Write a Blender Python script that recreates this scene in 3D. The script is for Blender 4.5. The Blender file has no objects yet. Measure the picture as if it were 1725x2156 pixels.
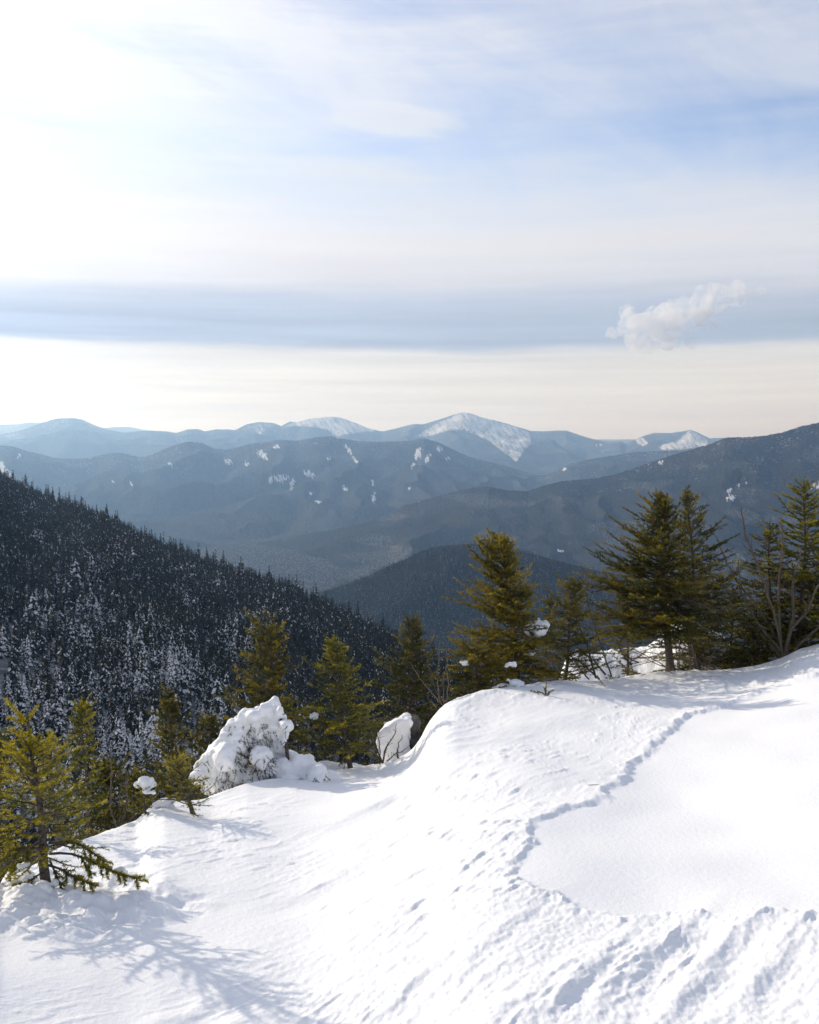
import bpy, bmesh, math, random
import numpy as np
from mathutils import Vector

rad = math.radians
sc = bpy.context.scene
COL = sc.collection

# ------------------------------------------------------------------ camera
# (u, v) below are picture coordinates on a 1725 x 2156 copy of the photograph; they are only used to survey where things stand
FPX, CU, CV, HORIZON = 2032.0, 862.5, 1078.0, 930.0
PITCH = math.atan((CV - HORIZON) / FPX)
cam = bpy.data.cameras.new('camera')
cam.sensor_fit = 'HORIZONTAL'
cam.sensor_width = 36.0
cam.lens = 36.0 * FPX / 1725.0
cam.clip_start, cam.clip_end = 0.1, 90000.0
cam_ob = bpy.data.objects.new('camera', cam)
COL.objects.link(cam_ob)
cam_ob.location = (0, 0, 0)
cam_ob.rotation_euler = (math.pi / 2 - PITCH, 0, 0)
sc.camera = cam_ob

# ------------------------------------------------------------------ light
SUN_AZ, SUN_EL = rad(-52), rad(23)
SUN_DIR = Vector((math.sin(SUN_AZ) * math.cos(SUN_EL), math.cos(SUN_AZ) * math.cos(SUN_EL), math.sin(SUN_EL)))
sun = bpy.data.lights.new('sun', 'SUN')
sun.energy, sun.angle, sun.color = 3.35, rad(0.6), (1.0, 0.90, 0.75)
sun_ob = bpy.data.objects.new('sun', sun)
COL.objects.link(sun_ob)
sun_ob.rotation_euler = SUN_DIR.to_track_quat('Z', 'Y').to_euler()

sc.view_settings.view_transform = 'Standard'
sc.view_settings.look = 'None'
sc.view_settings.gamma = 1.0
sc.view_settings.exposure = 0.22
sc.view_settings.use_curve_mapping = False

sc.render.engine = 'CYCLES'
cy = sc.cycles
cy.max_bounces, cy.diffuse_bounces, cy.glossy_bounces = 6, 3, 2
cy.transmission_bounces, cy.transparent_max_bounces, cy.volume_bounces = 3, 6, 6
cy.use_denoising = True
cy.caustics_reflective = cy.caustics_refractive = False


# ------------------------------------------------------------------ node helper
class NT:
    def __init__(self, tree):
        self.t = tree

    def n(self, kind, **kw):
        nd = self.t.nodes.new(kind)
        for k, v in kw.items():
            if k.startswith('i_'):
                nd.inputs[k[2:].replace('_', ' ')].default_value = v
            else:
                setattr(nd, k, v)
        return nd

    def l(self, a, b):
        self.t.links.new(a, b)

    def val(self, x, sock):
        if isinstance(x, (int, float)):
            sock.default_value = x
        else:
            self.l(x, sock)

    def m(self, op, a, b=0.0, c=None, clamp=False):
        nd = self.t.nodes.new('ShaderNodeMath')
        nd.operation = op
        nd.use_clamp = clamp
        self.val(a, nd.inputs[0])
        self.val(b, nd.inputs[1])
        if c is not None:
            self.val(c, nd.inputs[2])
        return nd.outputs[0]

    def rng(self, x, a, b, c=0.0, d=1.0, smooth=False):
        nd = self.t.nodes.new('ShaderNodeMapRange')
        nd.interpolation_type = 'SMOOTHSTEP' if smooth else 'LINEAR'
        nd.inputs['From Min'].default_value, nd.inputs['From Max'].default_value = a, b
        nd.inputs['To Min'].default_value, nd.inputs['To Max'].default_value = c, d
        self.val(x, nd.inputs['Value'])
        return nd.outputs['Result']

    def mix(self, f, a, b):
        nd = self.t.nodes.new('ShaderNodeMix')
        nd.data_type = 'RGBA'
        self.val(f, nd.inputs[0])
        for x, s in ((a, nd.inputs[6]), (b, nd.inputs[7])):
            if isinstance(x, (tuple, list)):
                s.default_value = (*x[:3], 1)
            else:
                self.l(x, s)
        return nd.outputs[2]

    def vec(self, x, y, z=0.0):
        nd = self.t.nodes.new('ShaderNodeCombineXYZ')
        for q, s in zip((x, y, z), nd.inputs):
            self.val(q, s)
        return nd.outputs[0]

    def noise(self, vec, scale, detail=3.0, rough=0.55, dist=0.0):
        nd = self.n('ShaderNodeTexNoise', i_Scale=scale, i_Detail=detail, i_Roughness=rough, i_Distortion=dist)
        if vec is not None:
            self.l(vec, nd.inputs['Vector'])
        return nd.outputs['Fac']

    def ramp(self, x, stops, interp='LINEAR'):
        nd = self.t.nodes.new('ShaderNodeValToRGB')
        cr = nd.color_ramp
        cr.interpolation = interp
        while len(cr.elements) < len(stops):
            cr.elements.new(0.5)
        for e, (p, c) in zip(cr.elements, stops):
            e.position = p
            e.color = c if len(c) == 4 else (*c, 1)
        self.l(x, nd.inputs[0])
        return nd.outputs[0], nd.outputs[1]


def lin(r, g, b):
    return tuple(((c / 255 + 0.055) / 1.055) ** 2.4 if c > 10 else c / 255 / 12.92 for c in (r, g, b))


# ------------------------------------------------------------------ sky: clear Nishita air behind thin layered cirrus
world = bpy.data.worlds.new('World')
sc.world = world
world.use_nodes = True
W = NT(world.node_tree)
W.t.nodes.clear()
skyn = W.n('ShaderNodeTexSky', sky_type='NISHITA', sun_disc=False, sun_elevation=SUN_EL, sun_rotation=SUN_AZ, altitude=1300.0)
tc = W.n('ShaderNodeTexCoord')
sx = W.n('ShaderNodeSeparateXYZ')
W.l(tc.outputs['Generated'], sx.inputs[0])
X, Y, Z = sx.outputs
hyp = W.m('SQRT', W.m('ADD', W.m('MULTIPLY', X, X), W.m('ADD', W.m('MULTIPLY', Y, Y), 1e-5)))
el = W.m('DIVIDE', Z, hyp)
azi = W.m('ARCTAN2', X, Y)
dotn = W.n('ShaderNodeVectorMath', operation='DOT_PRODUCT')
W.l(tc.outputs['Generated'], dotn.inputs[0])
dotn.inputs[1].default_value = SUN_DIR
sdot = W.m('MAXIMUM', dotn.outputs['Value'], 0.0)
# wobble of the layers
wob = W.noise(W.vec(azi, W.m('MULTIPLY', el, 6.0)), 2.6, 6.0, 0.6)
elw = W.m('ADD', el, W.m('ADD', W.m('MULTIPLY', W.m('SUBTRACT', wob, 0.5), W.rng(el, 0.09, 0.3, 0.026, 0.10)), W.m('MULTIPLY', W.m('SINE', azi), 0.005)))
# long horizontal streaks
streak = W.noise(W.vec(W.m('MULTIPLY', azi, 1.1), W.m('MULTIPLY', el, 24.0)), 1.6, 4.0, 0.6)
streak2 = W.noise(W.vec(W.m('MULTIPLY', azi, 2.4), W.m('MULTIPLY', el, 70.0), 3.0), 1.3, 3.0, 0.6)
t01 = W.rng(elw, 0.0, 1.0)
layers = [(0.000, (236, 238, 236), .95), (0.030, (240, 240, 237), .92), (0.062, (243, 241, 236), .92), (0.091, (234, 234, 234), .92),
          (0.099, (170, 183, 209), .84), (0.115, (173, 186, 210), .82), (0.140, (194, 203, 222), .82), (0.162, (230, 232, 240), .86),
          (0.195, (243, 243, 248), .88), (0.230, (240, 243, 250), .78), (0.262, (232, 239, 250), .58), (0.295, (228, 238, 252), .36),
          (0.340, (236, 241, 252), .42), (0.400, (238, 242, 252), .52), (0.480, (240, 242, 250), .58), (0.700, (240, 242, 250), .40), (1.0, (238, 241, 250), .22)]
ccol, ccov = W.ramp(t01, [(p, (*lin(*c), a)) for p, c, a in layers])
# feathery cirrus, projected on a high flat layer
pz = W.m('MAXIMUM', Z, 0.02)
pvx, pvy = W.m('DIVIDE', X, pz), W.m('DIVIDE', Y, pz)
ang = rad(62)
cx_ = W.m('ADD', W.m('MULTIPLY', pvx, math.cos(ang)), W.m('MULTIPLY', pvy, math.sin(ang)))
cy_ = W.m('SUBTRACT', W.m('MULTIPLY', pvy, math.cos(ang)), W.m('MULTIPLY', pvx, math.sin(ang)))
cir = W.noise(W.vec(W.m('MULTIPLY', cx_, 0.45), W.m('MULTIPLY', cy_, 1.2)), 1.3, 7.0, 0.62, 0.9)
cir2 = W.noise(W.vec(W.m('MULTIPLY', azi, 1.6), W.m('MULTIPLY', el, 7.0), 1.7), 1.7, 6.0, 0.6, 0.6)
cirf = W.m('ADD', W.m('MULTIPLY', cir, 0.5), W.m('MULTIPLY', cir2, 0.5))
hi = W.rng(el, 0.2, 0.3, 0.0, 1.0, True)
cov = W.m('ADD', ccov, W.m('MULTIPLY', W.m('MULTIPLY', W.m('SUBTRACT', cirf, 0.5), 2.7), hi))
cov = W.m('ADD', cov, W.m('MULTIPLY', W.m('SUBTRACT', streak, 0.5), 0.5))
# the brighter wisp
wa = W.m('DIVIDE', W.m('ADD', azi, 0.012), 0.075)
we = W.m('DIVIDE', W.m('SUBTRACT', W.m('ADD', el, W.m('MULTIPLY', azi, 0.12)), 0.322), 0.020)
wq = W.m('ADD', W.m('MULTIPLY', wa, wa), W.m('MULTIPLY', we, we))
wn = W.noise(W.vec(W.m('MULTIPLY', azi, 14.0), W.m('MULTIPLY', W.m('ADD', el, W.m('MULTIPLY', azi, 0.15)), 60.0)), 1.0, 6.0, 0.62, 0.7)
wisp = W.m('MULTIPLY', W.rng(W.m('SUBTRACT', 1.1, wq), 0.0, 1.2, 0, 1, True), W.rng(wn, 0.32, 0.62, 0.1, 0.9))
cov = W.m('ADD', cov, wisp)
aure = W.m('POWER', sdot, 5.0)
cov = W.m('ADD', cov, W.m('MULTIPLY', aure, W.rng(el, 0.10, 0.2, 0.25, 1.25)), clamp=True)
bri = W.m('ADD', 8.0, W.m('MULTIPLY', W.m('POWER', sdot, 6.0), 7.5))
bri = W.m('MULTIPLY', bri, W.m('ADD', 0.94, W.m('MULTIPLY', W.m('SUBTRACT', streak2, 0.45), W.rng(el, 0.09, 0.2, 0.42, 0.08))))
vm = W.n('ShaderNodeVectorMath', operation='SCALE')
W.l(ccol, vm.inputs[0])
W.l(bri, vm.inputs['Scale'])
blue = W.n('ShaderNodeVectorMath', operation='MULTIPLY')
W.l(skyn.outputs[0], blue.inputs[0])
blue.inputs[1].default_value = (1.80, 1.60, 1.62)
skycol = W.mix(cov, blue.outputs[0], vm.outputs[0])
bg = W.n('ShaderNodeBackground', i_Strength=0.1)
W.l(skycol, bg.inputs['Color'])
wout = W.n('ShaderNodeOutputWorld')
W.l(bg.outputs[0], wout.inputs['Surface'])
world.cycles.sampling_method = 'MANUAL'
world.cycles.sample_map_resolution = 512


# ------------------------------------------------------------------ survey helpers
def ray(u, v):
    cx, c = (u - CU) / FPX, (CV - v) / FPX
    x, y, z = cx, math.cos(PITCH) + c * math.sin(PITCH), -math.sin(PITCH) + c * math.cos(PITCH)
    return x, y, z


def pol(u, v):
    """azimuth and tangent of elevation of a point of the photograph"""
    x, y, z = ray(u, v)
    return math.atan2(x, y), z / math.hypot(x, y)


def at(u, v, r):
    """the point at horizontal distance r"""
    th, t = pol(u, v)
    return np.array((r * math.sin(th), r * math.cos(th), r * t))


def to_uv(p):
    p = np.atleast_2d(p)
    f = p[:, 1] * math.cos(PITCH) - p[:, 2] * math.sin(PITCH)
    up = p[:, 1] * math.sin(PITCH) + p[:, 2] * math.cos(PITCH)
    return CU + FPX * p[:, 0] / f, CV - FPX * up / f


def px(n, r):
    return n * r / FPX


# ------------------------------------------------------------------ noise
def pn(x, y, seed=0):
    x, y = np.asarray(x, float), np.asarray(y, float)
    xi, yi = np.floor(x).astype(np.int64), np.floor(y).astype(np.int64)
    xf, yf = x - xi, y - yi

    def g(ix, iy, fx, fy):
        h = (ix * 374761393 + iy * 668265263 + seed * 974634721) & 0xffffffff
        h = ((h ^ (h >> 13)) * 1274126177) & 0xffffffff
        h = ((h ^ (h >> 16)) * 2246822519) & 0xffffffff
        a = (h ^ (h >> 15)) * (2 * math.pi / 4294967296.0)
        return np.cos(a) * fx + np.sin(a) * fy
    u, v = xf * xf * xf * (xf * (xf * 6 - 15) + 10), yf * yf * yf * (yf * (yf * 6 - 15) + 10)
    a = g(xi, yi, xf, yf) * (1 - u) + g(xi + 1, yi, xf - 1, yf) * u
    b = g(xi, yi + 1, xf, yf - 1) * (1 - u) + g(xi + 1, yi + 1, xf - 1, yf - 1) * u
    return (a * (1 - v) + b * v) * 1.45


def fbm(x, y, seed=0, oct=4, gain=0.5):
    s, a = 0, 1.0
    for i in range(oct):
        s = s + a * pn(x * 2 ** i, y * 2 ** i, seed + i * 7)
        a *= gain
    return s


def ss(a, b, x):
    t = np.clip((x - a) / (b - a), 0, 1)
    return t * t * (3 - 2 * t)


def pn3(p, s, seed=0):
    x, y, z = p[:, 0] * s, p[:, 1] * s, p[:, 2] * s
    return (pn(x + 0.37 * z, y + 0.61 * z, seed) + pn(y - 0.45 * x, z + 0.33 * x, seed + 3) + pn(z + 0.5 * y, x - 0.4 * y, seed + 5)) / 1.8


# ------------------------------------------------------------------ mesh helpers
def mesh(name, V, F, mats, midx=None, attrs=None, smooth=True):
    V = np.ascontiguousarray(V, dtype=np.float32)
    F = np.ascontiguousarray(F, dtype=np.int32)
    me = bpy.data.meshes.new(name)
    k = F.shape[1]
    me.vertices.add(len(V))
    me.vertices.foreach_set('co', V.ravel())
    me.loops.add(F.size)
    me.loops.foreach_set('vertex_index', F.ravel())
    me.polygons.add(len(F))
    me.polygons.foreach_set('loop_start', np.arange(0, F.size, k, dtype=np.int32))
    me.polygons.foreach_set('loop_total', np.full(len(F), k, dtype=np.int32))
    for m in mats if isinstance(mats, (list, tuple)) else [mats]:
        me.materials.append(m)
    if midx is not None:
        me.polygons.foreach_set('material_index', np.ascontiguousarray(midx, dtype=np.int32))
    me.polygons.foreach_set('use_smooth', np.full(len(F), bool(smooth)))
    for an, av in (attrs or {}).items():
        a = me.attributes.new(an, 'FLOAT', 'POINT')
        a.data.foreach_set('value', np.ascontiguousarray(av, dtype=np.float32).ravel())
    me.update(calc_edges=True)
    return me


def link(name, me, parent=None, loc=None):
    o = bpy.data.objects.new(name, me)
    COL.objects.link(o)
    if parent is not None:
        o.parent = parent
    if loc is not None:
        o.location = loc
    return o


def tag(o, label=None, cat=None, group=None, kind=None):
    for k, v in (('label', label), ('category', cat), ('group', group), ('kind', kind)):
        if v:
            o[k] = v
    return o


def thing(name, label, cat, loc, group=None):
    return tag(link(name, None, None, loc), label, cat, group)


def grid_faces(nr, nc):
    i = np.arange(nr - 1)[:, None] * nc + np.arange(nc - 1)[None, :]
    return np.stack([i, i + 1, i + nc + 1, i + nc], -1).reshape(-1, 4)


# ------------------------------------------------------------------ materials
def newmat(name):
    m = bpy.data.materials.new(name)
    m.use_nodes = True
    N = NT(m.node_tree)
    N.t.nodes.clear()
    out = N.n('ShaderNodeOutputMaterial')
    return m, N, out


def mat_snow():
    m, N, out = newmat('snow')
    p = N.n('ShaderNodeBsdfPrincipled', i_Roughness=0.62)
    p.inputs['Base Color'].default_value = (0.87, 0.875, 0.885, 1)
    p.inputs['Specular IOR Level'].default_value = 0.25
    co = N.n('ShaderNodeTexCoord').outputs['Object']
    f = N.m('ADD', N.noise(co, 180.0, 3.0, 0.6), N.m('MULTIPLY', N.noise(co, 38.0, 3.0, 0.6), 2.2))
    b = N.n('ShaderNodeBump', i_Strength=0.32, i_Distance=0.006)
    N.l(f, b.inputs['Height'])
    N.l(b.outputs[0], p.inputs['Normal'])
    N.l(p.outputs[0], out.inputs['Surface'])
    return m


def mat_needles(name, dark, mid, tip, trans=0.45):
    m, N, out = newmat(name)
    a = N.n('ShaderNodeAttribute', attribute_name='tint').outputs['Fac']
    col, _ = N.ramp(a, [(0.0, dark), (0.5, mid), (1.0, tip)])  # besides needle colour, paints sunlit gold into tips and shade into inner needles
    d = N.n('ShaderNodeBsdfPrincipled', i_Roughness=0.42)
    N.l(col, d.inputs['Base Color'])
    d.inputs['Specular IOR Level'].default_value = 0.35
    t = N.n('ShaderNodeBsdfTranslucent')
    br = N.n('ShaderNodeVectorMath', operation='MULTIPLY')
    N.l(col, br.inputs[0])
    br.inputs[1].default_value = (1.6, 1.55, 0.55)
    N.l(br.outputs[0], t.inputs['Color'])
    mx = N.n('ShaderNodeMixShader')
    mx.inputs[0].default_value = trans
    N.l(d.outputs[0], mx.inputs[1])
    N.l(t.outputs[0], mx.inputs[2])
    N.l(mx.outputs[0], out.inputs['Surface'])
    return m


def mat_noise(name, c0, c1, scale, rough=0.85, bump=0.4, dist=0.004):
    m, N, out = newmat(name)
    co = N.n('ShaderNodeTexCoord').outputs['Object']
    f = N.noise(co, scale, 5.0, 0.65)
    col = N.mix(N.rng(f, 0.35, 0.65), c0, c1)
    p = N.n('ShaderNodeBsdfPrincipled', i_Roughness=rough)
    p.inputs['Specular IOR Level'].default_value = 0.2
    N.l(col, p.inputs['Base Color'])
    b = N.n('ShaderNodeBump', i_Strength=bump, i_Distance=dist)
    N.l(f, b.inputs['Height'])
    N.l(b.outputs[0], p.inputs['Normal'])
    N.l(p.outputs[0], out.inputs['Surface'])
    return m


def mat_forest(name, dark, warm, tree, fleck, fleck_lo, fleck_hi, streak=0.0):
    """wooded mountainside seen from far: crowns as grain, flecks of snow on them, open snow where the land attribute says so"""
    m, N, out = newmat(name)
    co = N.n('ShaderNodeTexCoord').outputs['Object']
    g = N.noise(co, 1.0 / tree, 3.0, 0.7)
    big = N.noise(co, 1.0 / (tree * 45), 4.0, 0.6)
    col = N.mix(N.rng(big, 0.38, 0.66), dark, warm)
    vs = N.n('ShaderNodeVectorMath', operation='SCALE')
    N.l(col, vs.inputs[0])
    N.l(N.rng(g, 0.3, 0.7, 0.45, 1.7), vs.inputs['Scale'])
    sp = N.noise(co, 0.75 / tree, 2.0, 0.75)
    med = N.noise(co, 1.0 / (tree * 14), 4.0, 0.62)
    hi = N.n('ShaderNodeAttribute', attribute_name='frost').outputs['Fac']
    thr = N.m('SUBTRACT', fleck_hi, N.m('ADD', N.m('MULTIPLY', hi, 0.22), N.m('MULTIPLY', N.m('SUBTRACT', med, 0.5), 0.30)))
    fl = N.rng(N.m('SUBTRACT', sp, thr), 0.0, 0.20)
    fl = N.m('MULTIPLY', fl, fleck)
    if streak:
        mp = N.n('ShaderNodeVectorMath', operation='MULTIPLY')
        N.l(co, mp.inputs[0])
        mp.inputs[1].default_value = (1.0 / 5.0, 1.0 / 24.0, 1.0 / 60.0)
        st = N.noise(mp.outputs[0], 1.0, 2.0, 0.6)
        area = N.n('ShaderNodeAttribute', attribute_name='birch').outputs['Fac']
        fl = N.m('MAXIMUM', fl, N.m('MULTIPLY', N.rng(st, 0.42, 0.66, 0.0, streak), area))
    at_ = N.n('ShaderNodeAttribute', attribute_name='snow').outputs['Fac']
    fac = N.m('MAXIMUM', fl, N.rng(N.m('ADD', at_, N.m('MULTIPLY', N.m('SUBTRACT', sp, 0.5), 1.5)), 0.34, 0.74, 0.0, 0.72), clamp=True)
    c2 = N.mix(fac, vs.outputs[0], (0.80, 0.82, 0.85))
    p = N.n('ShaderNodeBsdfPrincipled', i_Roughness=0.9)
    p.inputs['Specular IOR Level'].default_value = 0.0
    N.l(c2, p.inputs['Base Color'])
    b = N.n('ShaderNodeBump', i_Strength=0.7, i_Distance=tree * 0.5)
    N.l(g, b.inputs['Height'])
    N.l(b.outputs[0], p.inputs['Normal'])
    N.l(p.outputs[0], out.inputs['Surface'])
    return m


M_SNOW = mat_snow()
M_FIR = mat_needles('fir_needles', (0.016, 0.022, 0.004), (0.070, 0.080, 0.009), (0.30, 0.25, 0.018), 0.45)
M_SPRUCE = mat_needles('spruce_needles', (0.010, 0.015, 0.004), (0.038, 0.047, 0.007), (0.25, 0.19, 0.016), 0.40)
M_BARK = mat_noise('bark', (0.035, 0.028, 0.022), (0.13, 0.11, 0.09), 60.0)
M_TWIG = mat_noise('dead_twig', (0.06, 0.048, 0.035), (0.20, 0.165, 0.125), 90.0)
M_ROCK = mat_noise('rock', (0.03, 0.03, 0.032), (0.11, 0.105, 0.10), 14.0, bump=0.8, dist=0.02)
M_FAR_NEEDLES = mat_noise('forest_needles', (0.008, 0.012, 0.010), (0.022, 0.028, 0.020), 1.3, bump=0.0)
M_FAR_SNOW = mat_noise('forest_snow', (0.72, 0.74, 0.78), (0.84, 0.85, 0.87), 2.0, bump=0.0)
M_FOREST_FLOOR = mat_noise('forest_floor', (0.03, 0.035, 0.036), (0.26, 0.27, 0.29), 0.35, bump=0.0)

# ================================================================== THE SNOW SLOPE we stand on
CREST = [(-900, 2100, 3.0), (-300, 2010, 3.4), (-100, 1930, 4.1), (0, 1888, 4.7), (50, 1850, 5.0), (100, 1812, 5.3), (150, 1788, 5.6), (185, 1772, 5.8),
         (240, 1754, 6.0), (288, 1741, 6.2), (318, 1710, 6.4), (345, 1697, 6.45), (380, 1692, 6.5), (440, 1682, 6.8), (520, 1653, 7.2), (600, 1640, 7.5),
         (680, 1628, 7.9), (740, 1620, 8.2), (800, 1611, 8.3), (832, 1600, 8.3), (858, 1587, 8.3), (872, 1575, 8.25), (886, 1553, 8.2), (905, 1516, 8.2),
         (922, 1494, 8.25), (938, 1481, 8.35), (960, 1471, 8.5), (1020, 1461, 8.9), (1100, 1447, 9.4), (1250, 1437, 10.2), (1430, 1426, 11.0),
         (1560, 1409, 11.5), (1640, 1389, 11.8), (1683, 1369, 11.9), (1725, 1360, 12.0), (1900, 1335, 12.5), (2300, 1290, 13.0), (3200, 1220, 13.0)]
_th = np.array([pol(u, v)[0] for u, v, r in CREST])
_tt = np.array([pol(u, v)[1] for u, v, r in CREST])
_rr = np.array([r for u, v, r in CREST])
_fine = np.linspace(-math.pi, math.pi, 7201)


def _sm(a, deg):
    k = int(deg / 0.05)
    w = np.hanning(2 * k + 3)
    w /= w.sum()
    return np.convolve(np.pad(a, k + 1, mode='edge'), w, 'valid')


_rcf = _sm(np.interp(_fine, _th, _rr), 1.6)
_zcf = _sm(np.interp(_fine, _th, _tt) * _rcf, 0.32)
_zsf = _sm(_zcf, 9.0)
ZFOOT = -1.62


def crest_r(th):
    return np.interp(th, _fine, _rcf)


def base_ground(th, r):
    rc, zc, zs = (np.interp(th, _fine, a) for a in (_rcf, _zcf, _zsf))
    f = r / rc
    fi = np.minimum(f, 1.0)
    z = ZFOOT + (zs - ZFOOT) * fi ** 1.18 + (zc - zs) * ss(0.62, 1.0, fi)
    d = np.maximum(r - rc, 0)
    # over the brow the ground falls away towards the ravine
    return z - 0.70 * d * d / (d + 0.28) - 0.0 * d


def hit(u, v):
    """where the sight line through (u, v) meets the slope"""
    th, t = pol(u, v)
    rs = np.linspace(1.5, float(crest_r(th)), 500)
    k = np.nonzero(base_ground(np.full(500, th), rs) >= t * rs)[0]
    zz = base_ground(np.full(500, th), rs) - t * rs
    i = int(np.argmax(zz < 0)) if zz[0] > 0 else 0
    sgn = np.nonzero(np.diff(np.sign(zz)))[0]
    r = rs[sgn[0]] if len(sgn) else rs[-1]
    return np.array((r * math.sin(th), r * math.cos(th)))


STEP = [(1760, 1415), (1725, 1422), (1660, 1440), (1600, 1455), (1540, 1475), (1480, 1500), (1440, 1515), (1400, 1550), (1370, 1575), (1330, 1610),
        (1310, 1640), (1265, 1662), (1282, 1680), (1230, 1700), (1180, 1715), (1130, 1735), (1110, 1760), (1125, 1785), (1100, 1810), (1080, 1835),
        (1062, 1852), (1090, 1868), (1130, 1885), (1180, 1897), (1215, 1920), (1260, 1930), (1330, 1945), (1400, 1935), (1480, 1946), (1560, 1935),
        (1640, 1930), (1725, 1936), (1800, 1932), (2300, 1930)]
_sp = np.array([hit(*p) for p in STEP] + [(9.0, 6.0), (12.0, 9.0), (11.0, 12.0)])


def inside_dist(x, y, poly):
    """signed distance to a polygon, positive inside"""
    d2 = np.full(x.shape, 1e9)
    ins = np.zeros(x.shape, bool)
    for i in range(len(poly)):
        a, b = poly[i], poly[(i + 1) % len(poly)]
        e = b - a
        t = np.clip(((x - a[0]) * e[0] + (y - a[1]) * e[1]) / (e @ e + 1e-12), 0, 1)
        d2 = np.minimum(d2, (x - a[0] - t * e[0]) ** 2 + (y - a[1] - t * e[1]) ** 2)
        c = (a[1] > y) != (b[1] > y)
        with np.errstate(divide='ignore', invalid='ignore'):
            xx = (b[0] - a[0]) * (y - a[1]) / (b[1] - a[1]) + a[0]
        ins ^= c & (x < xx)
    return np.where(ins, 1, -1) * np.sqrt(d2)


WIND = np.array((0.64, 0.77))
TREE_FOOT = hit(100, 1885)
HOLLOWS = [(hit(830, 1695), 0.42, 0.13, 0.055), (hit(705, 1860), 0.5, 0.12, 0.02), (hit(1250, 2070), 0.34, 0.10, 0.07), (hit(1400, 2030), 0.42, 0.09, 0.06),
           (hit(1640, 2060), 0.40, 0.10, 0.05), (hit(880, 2075), 0.40, 0.07, 0.035), (hit(1010, 2010), 0.45, 0.07, 0.03), (hit(1560, 2010), 0.3, 0.08, 0.04),
           (hit(420, 2120), 0.30, 0.08, 0.03), (hit(1095, 2110), 0.30, 0.07, 0.035), (hit(1480, 2110), 0.35, 0.09, 0.045)]


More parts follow.
